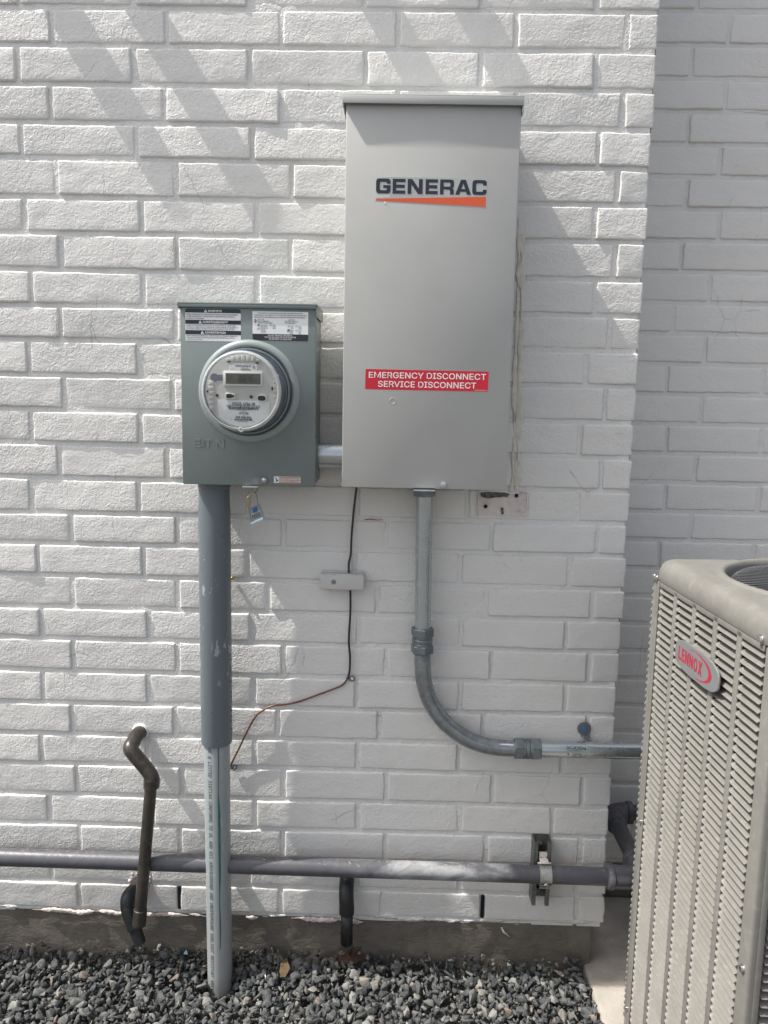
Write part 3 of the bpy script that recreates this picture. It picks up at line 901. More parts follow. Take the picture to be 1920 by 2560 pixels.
# ================================================================== METER SOCKET BOX
def flat(mb, pts, y):          # polygon plate given by world points, facing -y
    k = len(mb.v)
    mb.v += [(p[0], y, p[2]) for p in pts]
    mb.f.append(tuple(range(k, k + len(pts))))
def plate(pts, y, th=0.0004):
    mb = MB(); mb.prism([(p[0], p[2]) for p in pts], y - th, y)
    return mb
def rectpts(a, b, r=0.0, corners='abcd'):
    """rectangle from corner a (top left) to b (bottom right), chosen corners rounded: a=TL b=TR c=BR d=BL"""
    x0, z1 = a[0], a[2]; x1, z0 = b[0], b[2]
    out = []
    for key, cx, cz, a0 in (('b', x1 - r, z1 - r, 0), ('a', x0 + r, z1 - r, PI / 2), ('d', x0 + r, z0 + r, PI), ('c', x1 - r, z0 + r, 1.5 * PI)):
        if r > 0 and key in corners:
            for i in range(6):
                t = a0 + PI / 2 * i / 5
                out.append((cx + r * math.cos(t), 0, cz + r * math.sin(t)))
        else:
            out.append((cx + (r if key in 'bc' else -r), 0, cz + (r if key in 'ab' else -r)))
    return out

YM = -0.141                      # front of the meter box cover
mbx = thing('meter_box', 'dark grey-green steel meter box with two warning stickers, left of the tall cabinet', 'meter box', (-0.318, 0.0, 1.217))
MB().box(-0.4575, -0.1765, -0.128, -0.012, 1.220, 1.5955, 0.003).build('enclosure', M['green_steel'], mbx, True, 35)
MB().box(-0.30, -0.20, -0.012, -0.0, 1.25, 1.56).box(-0.44, -0.34, -0.012, -0.0, 1.25, 1.56).build('mounting_rail', M['zinc_dull'], mbx)
MB().box(-0.4605, -0.1738, YM, -0.1275, 1.2175, 1.5955, 0.0028).build('cover', M['green_steel'], mbx, True, 35)
hood = MB().box(-0.4645, -0.1715, -0.146, -0.010, 1.5965, 1.6010, 0.0016)
hood.box(-0.4640, -0.1720, -0.1455, -0.1428, 1.5905, 1.5990, 0.0008)
hood.box(-0.4640, -0.4615, -0.1455, -0.012, 1.5880, 1.5990, 0.0008)
hood.box(-0.1745, -0.1720, -0.1455, -0.012, 1.5740, 1.5990, 0.0008)
hood.build('hood', M['green_steel'], mbx, True, 35)
MB().lathe((-0.300, -0.062, 1.6010), (0, 0, 1), [(0.046, 0), (0.046, 0.003), (0.043, 0.0052), (0.020, 0.006), (1e-5, 0.006)], 32).build('hub_plate', M['green_steel'], mbx, True, 40)
MC = (-0.3150, 1.4180)           # meter centre (x, z)
MB().lathe((MC[0], YM, MC[1]), (0, -1, 0), [(0.1085, -0.001), (0.1075, 0.003), (0.1045, 0.0065), (0.100, 0.0085), (0.0955, 0.0092), (0.0925, 0.0075), (0.0915, 0.003), (0.0915, -0.001)], 64).build('raised_ring', M['ring'], mbx, True, 50)
# side flange and round conduit hub on the right side
MB().box(-0.1768, -0.1742, -0.110, -0.030, 1.235, 1.320, 0.002).build('side_flange', M['green_steel'], mbx, True, 35)
# raised maker's letters
def letter(ch, x0, x1, z0, z1):
    T = {
     'E': [[(0, 0), (1, 0), (1, .22), (.28, .22), (.28, .39), (.95, .39), (.95, .61), (.28, .61), (.28, .78), (1, .78), (1, 1), (0, 1)]],
     'N': [[(0, 0), (.25, 0), (.25, .64), (.70, 0), (1, 0), (1, 1), (.75, 1), (.75, .36), (.30, 1), (0, 1)]],
     'T': [[(.36, 0), (.64, 0), (.64, .78), (1, .78), (1, 1), (0, 1), (0, .78), (.36, .78)]],
     'A': [[(0, 0), (.27, 0), (.52, .76), (.52, 1), (.36, 1)], [(1.04, 0), (.77, 0), (.52, .76), (.52, 1), (.68, 1)], [(.336, .2), (.704, .2), (.645, .38), (.395, .38)]],
     'G': [[(1, .66), (1, .82), (.95, .94), (.82, 1), (.18, 1), (.05, .94), (0, .82), (0, .18), (.05, .06), (.18, 0), (.82, 0), (.95, .06), (1, .18), (1, .56), (.50, .56), (.50, .37), (.74, .37), (.74, .27), (.70, .22), (.32, .22), (.26, .28), (.26, .72), (.32, .78), (.70, .78), (.75, .73), (.75, .66)]],
     'C': [[(1, .64), (1, .82), (.95, .94), (.82, 1), (.18, 1), (.05, .94), (0, .82), (0, .18), (.05, .06), (.18, 0), (.82, 0), (.95, .06), (1, .18), (1, .36), (.75, .36), (.75, .27), (.70, .22), (.32, .22), (.26, .28), (.26, .72), (.32, .78), (.70, .78), (.75, .73), (.75, .64)]],
     'R': [[(0, 0), (.26, 0), (.26, .33), (.66, .33), (.74, .26), (.74, 0), (1, 0), (1, .30), (.96, .38), (.88, .43), (.97, .48), (1, .57), (1, .85), (.96, .95), (.85, 1), (0, 1), (0, .999), (.26, .80), (.70, .80), (.75, .75), (.75, .58), (.70, .53), (.26, .53), (.26, .79), (0, .998)]],
    }
    if ch == 'R':
        T['R'] = [[(0, 0), (.26, 0), (.26, 1), (0, 1)], [(.26, 1), (.85, 1), (.97, .95), (1, .85), (1, .57), (.97, .48), (.88, .43), (.97, .38), (1, .30), (1, 0), (.74, 0), (.74, .26), (.66, .33), (.26, .33), (.26, .53), (.70, .53), (.75, .58), (.75, .75), (.70, .80), (.26, .80)]]
    return [[(x0 + (x1 - x0) * a, z0 + (z1 - z0) * b) for a, b in poly] for poly in T[ch]]
emb = MB()
E1 = (-0.4353, -0.1410, 1.3157); E2 = (-0.3694, -0.1410, 1.2978)
wE = E2[0] - E1[0]; hE = E1[2] - E2[2]
for ch, a, b, h in (('E', 0.0, 0.235, 1.0), ('A', 0.258, 0.366, 0.78), ('T', 0.372, 0.590, 1.0), ('N', 0.715, 1.0, 1.0)):
    zlo = E2[2]
    polys = letter(ch, E1[0] + wE * a, E1[0] + wE * b, zlo, zlo + hE * h)
    if ch == 'T': polys = [[(x, z) for x, z in p] for p in polys]
    for p in polys: emb.prism(p, YM - (0.0016 if ch != 'A' else 0.0018), YM + 0.001)
emb.disc((E1[0] + wE * 0.665, YM, E2[2] + hE * 0.45), (0, -1, 0), 0.0026, 0.0016, 14)
emb.build('raised_lettering', M['green_steel'], mbx)

def zx(a, b, s, ox, oy): return (ox + a / s, oy + b / s)
# warning sticker, top left
st = plate(rectpts((-0.4489, -0.1410, 1.5876), (-0.3322, -0.1410, 1.5216), 0.0045, 'ab'), YM).build('warning_sticker', M['white_lab'], mbx)
A0 = (-0.4489, -0.1410, 1.5876); A1 = (-0.3322, -0.1410, 1.5216)
W0, W1, H1, H0 = A0[0], A1[0], A0[2], A1[2]
def yy(t): return H1 - (H1 - H0) * t
bands = MB()
bands.prism([(p[0], p[2]) for p in rectpts((W0, 0, yy(0)), (W1, 0, yy(0.125)), 0.0045, 'ab')], YM - 0.0007, YM - 0.0003)
bands.box(W0, W1, YM - 0.0007, YM - 0.0003, yy(0.475), yy(0.350))
bands.box(W0, W1, YM - 0.0007, YM - 0.0003, yy(0.800), yy(0.670))
bands.build('printed_band', M['navy'], st)
tx = MB()
for s, c, t0, t1, wd in (('WARNING', 0.54, 0.030, 0.098, 0.26), ('AVERTISSEMENT', 0.54, 0.378, 0.445, 0.46), ('ADVERTENCIA', 0.54, 0.703, 0.768, 0.385)):
    cx = W0 + (W1 - W0) * c; hw = (W1 - W0) * wd / 2
    text_fit(tx, s, cx - hw, cx + hw, yy(t1), yy(t0), YM - 0.0009, bold=0.02)
    tx.prism([(cx - hw - 0.0085, yy(t1 + 0.012)), (cx - hw - 0.0015, yy(t1 + 0.012)), (cx - hw - 0.0050, yy(t0 - 0.018))], YM - 0.0009, YM - 0.00075)
tx.build('heading_lettering', M['white_print'], st)
tx = MB()
for cx_, t0, t1 in ((0.54 - 0.13, 0.03, 0.098), (0.54 - 0.23, 0.378, 0.445), (0.54 - 0.1925, 0.703, 0.768)):
    x = W0 + (W1 - W0) * cx_ - 0.0050
    tx.box(x - 0.0003, x + 0.0003, YM - 0.00105, YM - 0.00095, yy(t1 - 0.012), yy(t0 + 0.012))
    tx.box(x - 0.0003, x + 0.0003, YM - 0.00105, YM - 0.00095, yy(t1 + 0.004), yy(t1 - 0.006))
tag(tx.build('warning_mark', M['navy'], st), kind='stuff')
small = MB()
L3 = [('SHOCK HAZARD EXISTS IF GROUNDING ELECTRODE CONDUCTOR OR BONDING', 0.155, 0.97), ('JUMPER CONNECTION IN THIS EQUIPMENT IS REMOVED WHILE ALTERNATE', 0.220, 0.90), ('SOURCE(S) IS ENERGIZED.', 0.285, 0.33),
      ('LE RISQUE D\'ELECTROCUTION EXISTE SI LE CONDUCTEUR DE L\'ELECTRODE', 0.500, 0.92), ('DE MISE A LA TERRE OU LA CONNEXION DU CONDUCTEUR DE CET EQUIPEMENT', 0.553, 0.97), ('EST ENLEVE LORSQUE L\'ALIMENTATION SECONDAIRE EST SOUS TENSION.', 0.608, 0.90),
      ('EXISTE PELIGRO DE DESCARGA EL CONDUCTOR DE ELECTRODOS A TIERRA O EL', 0.822, 0.95), ('PUENTE DE CONEXION DE ESTE EQUIPO SE RETIRA MIENTRAS SE ACTIVA LA', 0.880, 0.90), ('FUENTE(S) ALTERNATIVA.', 0.938, 0.30)]
for s, t, w in L3:
    text_fit(small, s, W0 + 0.0022, W0 + 0.0022 + (W1 - W0 - 0.004) * w, yy(t + 0.042), yy(t), YM - 0.0009, bold=0.012)
small.build('fine_print', M['ink_soft'], st)

# generator sticker, top right
st = plate(rectpts((-0.3077, -0.1410, 1.5844), (-0.1909, -0.1410, 1.5250), 0.0050, 'cd'), YM).build('generator_sticker', M['white_lab'], mbx)
A0 = (-0.3077, -0.1410, 1.5844); A1 = (-0.1909, -0.1410, 1.5250)
W0, W1, H1, H0 = A0[0], A1[0], A0[2], A1[2]
bd = MB(); bd.prism([(p[0], p[2]) for p in rectpts((W0, 0, yy(0.775)), (W1, 0, yy(1.0)), 0.0050, 'cd')], YM - 0.0007, YM - 0.0003)
bd.build('printed_band', M['navy'], st)
tx = MB()
for s, t, w in (('DO NOT REMOVE THIS DECAL', 0.797, 0.44), ('NE PAS ENLEVER CETTE ETIQUETTE', 0.862, 0.56), ('NO RETIRAR LA PEGATINA', 0.927, 0.41)):
    cx = (W0 + W1) / 2; hw = (W1 - W0) * w / 2
    text_fit(tx, s, cx - hw, cx + hw, yy(t + 0.05), yy(t), YM - 0.0009, bold=0.012)
tx.build('heading_lettering', M['white_print'], st)
tx = MB()
def rel(s, x0, x1, t, h=0.040, b=0.012):
    text_fit(tx, s, W0 + (W1 - W0) * x0, W0 + (W1 - W0) * x1, yy(t + h), yy(t), YM - 0.0009, bold=b)
rel('This structure is equipped with a STANDBY GENERATOR SYSTEM', 0.09, 0.90, 0.035, 0.05)
rel('Cette structure est equipee d\'un SYSTEME DE GENERATRICE DE SECOURS', 0.03, 0.97, 0.105, 0.05)
rel('Esta estructura esta equipada con un SISTEMA GENERADOR DE RESERVA', 0.03, 0.95, 0.175, 0.05)
rel('FUEL TYPE:', 0.09, 0.21, 0.26); rel('TYPE DE CARBURANT:', 0.09, 0.30, 0.318); rel('TIPO DE COMBUSTIBLE:', 0.09, 0.36, 0.376)
rel('LOCATION:', 0.64, 0.76, 0.262); rel('EMPLACEMENT:', 0.64, 0.82, 0.320); rel('UBICACION:', 0.64, 0.77, 0.378)
for s, a, b, t in (('Natural Gas', 0.15, 0.275, 0.455), ('Gaz naturel', 0.15, 0.270, 0.505), ('Gas natural', 0.15, 0.275, 0.555), ('LP Gas', 0.15, 0.225, 0.610), ('Gaz de PL', 0.15, 0.25, 0.658), ('Gas GLP', 0.15, 0.235, 0.706),
                   ('Diesel', 0.365, 0.415, 0.458), ('Diesel', 0.365, 0.415, 0.508), ('Diesel', 0.365, 0.415, 0.558),
                   ('North', 0.69, 0.735, 0.475), ('Nord', 0.69, 0.73, 0.52), ('Norte', 0.69, 0.735, 0.565), ('South', 0.69, 0.735, 0.63), ('Sud', 0.69, 0.72, 0.675), ('Sur', 0.69, 0.72, 0.72),
                   ('West', 0.83, 0.875, 0.48), ('Ouest', 0.83, 0.88, 0.525), ('Oeste', 0.83, 0.88, 0.57), ('East', 0.83, 0.87, 0.635), ('Est', 0.83, 0.86, 0.68), ('Este', 0.83, 0.87, 0.725)):
    rel(s, a, b, t, 0.036)
def ringp(cx, t, rx, rz, w):
    X = W0 + (W1 - W0) * cx; Z = yy(t)
    o_ = ellipse_poly(X, Z, rx, rz, 16); i_ = ellipse_poly(X, Z, rx - w, rz - w, 16)
    k = len(tx.v)
    tx.v += [(x, YM - 0.0009, z) for x, z in o_ + i_]
    for i in range(16): tx.f.append((k + i, k + (i + 1) % 16, k + 16 + (i + 1) % 16, k + 16 + i))
for cx_, t in ((0.105, 0.612), (0.325, 0.475), (0.655, 0.50), (0.795, 0.50), (0.795, 0.64)): ringp(cx_, t, 0.0026, 0.0018, 0.0006)
X = W0 + (W1 - W0) * 0.605; Z = yy(0.355)
for a, b in (((X, Z + 0.003), (X + 0.0026, Z)), ((X + 0.0026, Z), (X, Z - 0.003)), ((X, Z - 0.003), (X - 0.0026, Z)), ((X - 0.0026, Z), (X, Z + 0.003))):
    tx.tube([(a[0], YM - 0.0009, a[1]), (b[0], YM - 0.0009, b[1])], 0.0003, 5)
X = W0 + (W1 - W0) * 0.05; tx.box(X - 0.0016, X + 0.0012, YM - 0.0010, YM - 0.0008, yy(0.385), yy(0.33)); tx.box(X - 0.0014, X + 0.001, YM - 0.0010, YM - 0.0008, yy(0.315), yy(0.275))
tx.tube([(X + 0.0015, YM - 0.0009, yy(0.28)), (X + 0.0027, YM - 0.0009, yy(0.31)), (X + 0.0027, YM - 0.0009, yy(0.37))], 0.0003, 5)
# pen crosses
for cx_, t, r in ((0.11, 0.477, 0.0021), (0.65, 0.64, 0.0032)):
    X = W0 + (W1 - W0) * cx_; Z = yy(t)
    for a, b in (((-1, -.8), (1, .8)), ((-1, .9), (.9, -.8)), ((-1.1, -.3), (.6, .2)), ((-.7, -.8), (.3, 1.1))):
        tx.tube([(X + a[0] * r, YM - 0.0010, Z + a[1] * r), (X + b[0] * r, YM - 0.0010, Z + b[1] * r)], 0.00045, 5)
tx.build('fine_print', M['ink_soft'], st)
# small orange sticker near the lower edge
A0 = (-0.2628, -0.1410, 1.2385); A1 = (-0.2057, -0.1410, 1.2246)
st = plate(rectpts(A0, A1), YM).build('orange_sticker', M['white_lab'], mbx)
W0, W1, H1, H0 = A0[0], A1[0], A0[2], A1[2]
MB().box(W0 + 0.0105, W1 - 0.0006, YM - 0.0007, YM - 0.0003, yy(0.22), yy(0.04)).box(W0 + 0.0105, W1 - 0.0006, YM - 0.0007, YM - 0.0003, yy(0.60), yy(0.46)).box(W0 + 0.0105, W1 - 0.0006, YM - 0.0007, YM - 0.0003, yy(0.97), yy(0.82)).build('printed_band', mat_simple('faded_orange_print', (0.46, 0.20, 0.12), 0.5), st)
tx = MB()
for s, t in (('DANGER HAZARDOUS VOLTAGE INSIDE', 0.26), ('WILL CAUSE DEATH OR SERIOUS INJURY', 0.64)):
    text_fit(tx, s, W0 + 0.012, W1 - 0.002, yy(t + 0.15), yy(t), YM - 0.0009, bold=0.01)
tx.tube([(W0 + 0.003, YM - 0.0009, yy(0.2)), (W0 + 0.0065, YM - 0.0009, yy(0.5)), (W0 + 0.0045, YM - 0.0009, yy(0.85))], 0.0009, 6)
tx.disc((W0 + 0.0078, YM - 0.0006, yy(0.6)), (0, -1, 0), 0.0016, 0.0005, 10)
tx.build('fine_print', M['ink'], st)
# latch with rivet
la = plate([(-0.3188, -0.1412, 1.2214), (-0.3041, -0.1412, 1.2355), (-0.2825, -0.1412, 1.2368), (-0.2773, -0.1412, 1.2335), (-0.2764, -0.1412, 1.2279), (-0.2808, -0.1412, 1.2230), (-0.3015, -0.1412, 1.2217)], YM - 0.0004, 0.0022).build('latch', M['zinc_dull'], mbx)
c = (-0.2832, -0.1445, 1.2302)
MB().lathe(c, (0, -1, 0), [(0.0052, 0), (0.0050, 0.0015), (0.0030, 0.0026), (1e-5, 0.0030)], 18).build('rivet', M['zinc'], la, True, 50)
MB().box((-0.3292, -0.1500, 1.2225)[0], (-0.2956, -0.1500, 1.2232)[0], -0.152, -0.139, 1.2140, 1.2168, 0.0008).build('catch_lip', M['zinc'], mbx)
c = (-0.3052, -0.1400, 1.2089)
lug = MB(); torus(lug, c, (0, 1, 0), 0.0060, 0.0016, 18, 8); lug.box(c[0] - 0.008, c[0] + 0.006, -0.1412, -0.1385, c[2] + 0.004, 1.2165, 0.0006)
lug.build('seal_lug', M['zinc_dull'], mbx, True, 40)

# the seal that hangs from it
seal = thing('meter_seal', 'clear and blue plastic utility seal tag hanging on a wire loop under the meter box', 'seal tag', (-0.3049, -0.1420, 1.2074))
w1 = smooth_path([(-0.3042, -0.1410, 1.2056), (-0.3106, -0.1440, 1.2006), (-0.3189, -0.1460, 1.1928), (-0.3219, -0.1460, 1.1876), (-0.3205, -0.1450, 1.1779), (-0.3172, -0.1440, 1.1665)], 5)
w2 = smooth_path([(-0.3029, -0.1410, 1.2047), (-0.3006, -0.1420, 1.1971), (-0.2983, -0.1430, 1.1868), (-0.2968, -0.1440, 1.1774)], 5)
MB().tube(w1, 0.00095, 7).build('wire', M['brass'], seal, True)
MB().tube(w2, 0.0006, 7).build('wire', M['ink'], seal, True)
q = [(-0.3171, -0.1470, 1.1678), (-0.2928, -0.1470, 1.1796), (-0.2825, -0.1470, 1.1511), (-0.3103, -0.1470, 1.1356)]
tagm = MB(); tagm.prism([(p[0], p[2]) for p in q], -0.150, -0.142)
tagm.build('tag_case', M['clear_tag'], seal)
def quad_in(u0, v0, u1, v1):
    o_ = Vector((q[0][0], q[0][2])); ex = Vector((q[1][0], q[1][2])) - o_; ey = Vector((q[3][0], q[3][2])) - o_
    return [tuple(o_ + ex * a + ey * b) for a, b in ((u0, v0), (u1, v0), (u1, v1), (u0, v1))]
MB().prism(quad_in(0.10, 0.42, 0.92, 0.86), -0.1485, -0.1475).build('paper_label', M['white_lab'], seal)
bar = MB()
for i, wq in enumerate((2, 1, 3, 1, 2, 2, 1, 3)): bar.prism(quad_in(0.18 + i * 0.085, 0.50, 0.18 + i * 0.085 + 0.016 * wq, 0.76), -0.1490, -0.1486)
bar.build('barcode', M['ink'], seal)
MB().prism(quad_in(0.34, 0.08, 0.72, 0.40), -0.1488, -0.1440).build('blue_insert', M['blue'], seal)
MB().prism(quad_in(-0.03, 0.90, 1.04, 1.03), -0.1515, -0.1405).build('end_strip', mat_simple('pale_blue_plastic', (0.45, 0.60, 0.68), 0.2), seal)

# ================================================================== ELECTRIC METER
mt = thing('electric_meter', 'round glass-covered electric meter with a small grey display, plugged into the grey-green box', 'electric meter', (MC[0], -0.15, MC[1]))
X0, Z0 = MC
X0 -= 0.0015
MB().lathe((X0, -0.148, Z0), (0, -1, 0), [(0.0905, 0.000), (0.0905, 0.006), (0.0895, 0.008), (0.086, 0.0085), (0.084, 0.0045), (0.0835, 0.001)], 64).build('clamp_ring', M['zinc_dull'], mt, True, 40)
MB().lathe((X0, -0.146, Z0), (0, -1, 0), [(0.0850, 0.0), (0.0845, 0.016), (0.0790, 0.018), (0.0770, 0.024), (0.0760, 0.056), (1e-5, 0.056)], 64).build('meter_body', M['meter_side'], mt, True, 40)
gl = MB().lathe((X0, -0.150, Z0), (0, -1, 0), [(0.0848, 0.006), (0.0838, 0.020), (0.0822, 0.060), (0.0806, 0.0715), (0.0780, 0.0755), (0.0740, 0.0768), (0.040, 0.0776), (1e-5, 0.0778)], 72)
gl.build('glass_cover', M['glass'], mt, True)
rimm = MB().lathe((X0, -0.150, Z0), (0, -1, 0), [(0.0812, 0.0690), (0.0800, 0.0745), (0.0772, 0.0770), (0.0742, 0.0776), (0.0745, 0.0762), (0.0775, 0.0748), (0.0796, 0.0705), (0.0806, 0.0690)], 72)
rimm.build('glass_rim', M['rim'], mt, True)
# bolt-like tab at the bottom of the glass
b_ = MB(); torus(b_, (X0 + 0.0005, -0.2278, Z0 - 0.0765), (0, 1, 0), 0.0042, 0.0012, 16, 6); b_.build('glass_tab', M['rim'], mt, True)
YF = -0.2105
MB().disc((X0, YF + 0.008, Z0), (0, -1, 0), 0.0752, 0.008, 64).build('face_plate', M['meter_face'], mt, True, 40)
def mm(a, b): return (X0 + (a - 657) / 6.8e3, Z0 - (b - 722) / 6.8e3)
def mbox(mb, a0, b0, a1, b1, y0, y1, bev=0.0):
    (x0, z1), (x1, z0) = mm(a0, b0), mm(a1, b1)
    return mb.box(x0, x1, y0, y1, z0, z1, bev)
# ribbed lens fields
m_ = MB()
for i in range(7): mbox(m_, 432 + i * 69, 225 + abs(i - 3) ** 2 * 6, 432 + i * 69 + 62, 318, YF - 0.0012, YF + 0.001, 0.0004)
for i in range(7): mbox(m_, 1085, 480 + i * 68, 1172 - abs(i - 2.5) * 5, 480 + i * 68 + 62, YF - 0.0012, YF + 0.001, 0.0004)
for i in range(6): mbox(m_, 185 + abs(i - 2) * 4, 585 + i * 68, 262, 585 + i * 68 + 62, YF - 0.0012, YF + 0.001, 0.0004)
tag(m_.build('ribbed_vent', M['meter_face'], mt, True, 40), kind='stuff')
m_ = MB()
for a, b, c2, d in ((460, 312, 498, 330), (845, 322, 884, 342), (1062, 655, 1084, 702), (165, 718, 188, 745)): mbox(m_, a, b, c2, d, YF - 0.0014, YF, 0)
tag(m_.build('vent_slot', M['navy'], mt), kind='stuff')
m_ = MB(); mbox(m_, 400, 452, 938, 652, YF - 0.0030, YF, 0.0008)
fr = m_.build('display_frame', M['meter_white'], mt, True, 40)
m_ = MB(); mbox(m_, 430, 478, 914, 624, YF - 0.0033, YF - 0.0029); scr = m_.build('display_screen', M['lcd'], mt)
tx = MB()
def seg7(d, a0, b0, w, h, tk):
    S7 = {'0': 'abcdef', '1': 'bc', '2': 'abged', '3': 'abgcd', '4': 'fgbc', '5': 'afgcd', '6': 'afgecd', '7': 'abc', '8': 'abcdefg', '9': 'abcdfg'}[d]
    R_ = {'a': (0, 0, w, tk), 'd': (0, h - tk, w, h), 'g': (0, h / 2 - tk / 2, w, h / 2 + tk / 2), 'f': (0, tk, tk, h / 2), 'b': (w - tk, tk, w, h / 2), 'e': (0, h / 2, tk, h - tk), 'c': (w - tk, h / 2, w, h - tk)}
    for s_ in S7:
        r = R_[s_]; mbox(tx, a0 + r[0], b0 + r[1], a0 + r[2], b0 + r[3], YF - 0.0036, YF - 0.0034)
for i, d in enumerate('00215'): seg7(d, 612 + i * 39, 505, 30, 92, 7)
tx.build('display_digits', M['lcd_seg'], scr)
tx = MB()
for i, d in enumerate('02'): seg7(d, 448 + i * 44, 505, 32, 66, 6)
(x0_, z1_), (x1_, z0_) = mm(815, 560), mm(870, 585); text_fit(tx, 'kWh', x0_, x1_, z0_, z1_, YF - 0.0035)
tx.build('display_digits', M['lcd_seg_weak'], scr)
c = mm(270, 540)
m_ = MB().disc((c[0], YF, c[1]), (0, -1, 0), 0.0083, 0.0010, 28); mbox(m_, 318, 500, 384, 582, YF - 0.0008, YF + 0.0002)
m_.build('optical_port', M['meter_side'], mt)
m_ = MB()
for (a, b, r) in ((307, 785, 0.0032), (780, 797, 0.0034)):
    c = mm(a, b); m_.disc((c[0], YF, c[1]), (0, -1, 0), r, 0.0006, 18)
m_.build('screw_recess', M['ink'], mt)
m_ = MB(); mbox(m_, 426, 748, 562, 830, YF - 0.0022, YF, 0.0006); bz = m_.build('port_bezel', M['meter_white'], mt, True, 40)
m_ = MB(); mbox(m_, 436, 762, 512, 818, YF - 0.0025, YF - 0.0021); mbox(m_, 512.5, 776, 546, 808, YF - 0.0025, YF - 0.0021); m_.build('port_opening', M['navy'], bz)
c = mm(930, 806)
m_ = MB().prism(ellipse_poly(c[0], c[1], 0.0098, 0.0082, 24, 2.4), YF - 0.0030, YF); kb = m_.build('reset_knob', M['meter_white'], mt)
c = mm(928, 812); MB().prism(ellipse_poly(c[0], c[1], 0.0080, 0.0050, 24, 3.0), YF - 0.0034, YF - 0.0029).build('knob_recess', M['navy'], kb)
# upper paper label
m_ = MB(); mbox(m_, 475, 345, 865, 446, YF - 0.0007, YF - 0.0002); lb = m_.build('upper_label', M['white_lab'], mt)
tx = MB()
def mtext(s, a0, b0, a1, b1, bold=0.0, y=YF - 0.0010):
    (x0, z1), (x1, z0) = mm(a0, b0), mm(a1, b1); text_fit(tx, s, x0, x1, z0, z1, y, bold)
mtext('GRIDSTREAM RF', 560, 366, 782, 388, 0.03); mtext('Model 01', 640, 398, 748, 412, 0.01)
mtext('CONTAINS FCC ID', 492, 350, 640, 359); mtext('INDUSTRY CANADA ID', 690, 352, 832, 361)
mtext('Landis Gyr', 492, 408, 560, 417); mtext('Made in Mexico 2016', 492, 424, 608, 433)
c = mm(818, 388)
torus(tx, (c[0], YF - 0.0008, c[1]), (0, 1, 0), 0.0021, 0.0005, 14, 5); mtext('NEMA', 802, 412, 838, 422)
def barcode(a0, b0, a1, b1, n, seed):
    rr = random.Random(seed); a = a0
    while a < a1 - 4:
        w = rr.choice((2.5, 4, 6)); mbox(tx, a, b0, a + w, b1, YF - 0.0011, YF - 0.0009); a += w + rr.choice((2.5, 4, 5))
barcode(632, 419, 778, 436, 0, 4)
tx.build('fine_print', M['ink_soft'], lb)
# lower label: straight top, round bottom
pts = [mm(316, 842), mm(1040, 850)]
cx_, cz_ = X0, Z0
for i in range(19):
    a = math.radians(-26 - i * (128 / 18)); pts.append((cx_ + 0.0715 * math.cos(a) * 0.99, cz_ + 0.0715 * math.sin(a)))
pts = [pts[0], pts[1]] + [p for p in pts[2:] if mm(316, 0)[0] < p[0] < mm(1040, 0)[0]]
lb = MB().prism(pts, YF - 0.0007, YF - 0.0001).build('lower_label', M['white_lab'], mt)
tx = MB()
mtext('FOCUS  AXRe-SD', 520, 874, 838, 916, 0.025); mtext('FORM 2S CL200 240V 3W 60Hz TA=30 Kh 7.2', 440, 910, 905, 946, 0.02)
barcode(465, 940, 882, 974, 0, 9); mtext('FM 2S CL200 240V TA30 KH7.2', 565, 974, 768, 986)
mtext('ONCOR', 606, 1010, 744, 1038, 0.02); mtext('205 034 106', 562, 1064, 780, 1094, 0.035)
barcode(545, 1098, 802, 1126, 0, 12); mtext('Landis+Gyr', 598, 1131, 726, 1146, 0.02)
mtext('S/N', 487, 1096, 512, 1104); mtext('2016', 487, 1114, 515, 1124); mtext('USA', 792, 1131, 828, 1142)
tx.tube([(mm(640, 998)[0], YF - 0.0010, mm(640, 998)[1]), (mm(670, 990)[0], YF - 0.0010, mm(670, 990)[1]), (mm(715, 996)[0], YF - 0.0010, mm(715, 996)[1])], 0.00022, 5)
tx.tube([(mm(660, 1052)[0], YF - 0.0010, mm(660, 1052)[1]), (mm(692, 1050)[0], YF - 0.0010, mm(692, 1050)[1]), (mm(715, 1024)[0], YF - 0.0010, mm(715, 1024)[1])], 0.00022, 5)
tx.build('lettering', M['ink_soft'], lb)

# ================================================================== TALL CABINET
YC = -0.195
cab = thing('switch_cabinet', 'tall light grey steel switch cabinet with an orange brand sticker and red sign', 'electrical cabinet', (0.0575, 0.0, 1.224))
MB().box(-0.1065, 0.2235, -0.183, -0.003, 1.228, 1.982, 0.003).build('enclosure', M['cab_steel'], cab, True, 35)
XA, XB = -0.1130, 0.2290
MB().box(XA, XB, YC, -0.1825, 1.2245, 1.9800, 0.0026).build('door', M['cab_steel'], cab, True, 35)
cp = MB().box(-0.1205, 0.2325, -0.2045, -0.002, 1.9895, 1.9935, 0.0014)
cp.box(-0.1200, 0.2320, -0.2045, -0.2020, 1.9755, 1.9915, 0.0008)
cp.box(-0.1200, -0.1175, -0.2040, -0.004, 1.9740, 1.9915, 0.0008)
cp.box(0.2295, 0.2320, -0.2040, -0.004, 1.9620, 1.9915, 0.0008)
cp.build('top_cap', M['cap_steel'], cab, True, 35)
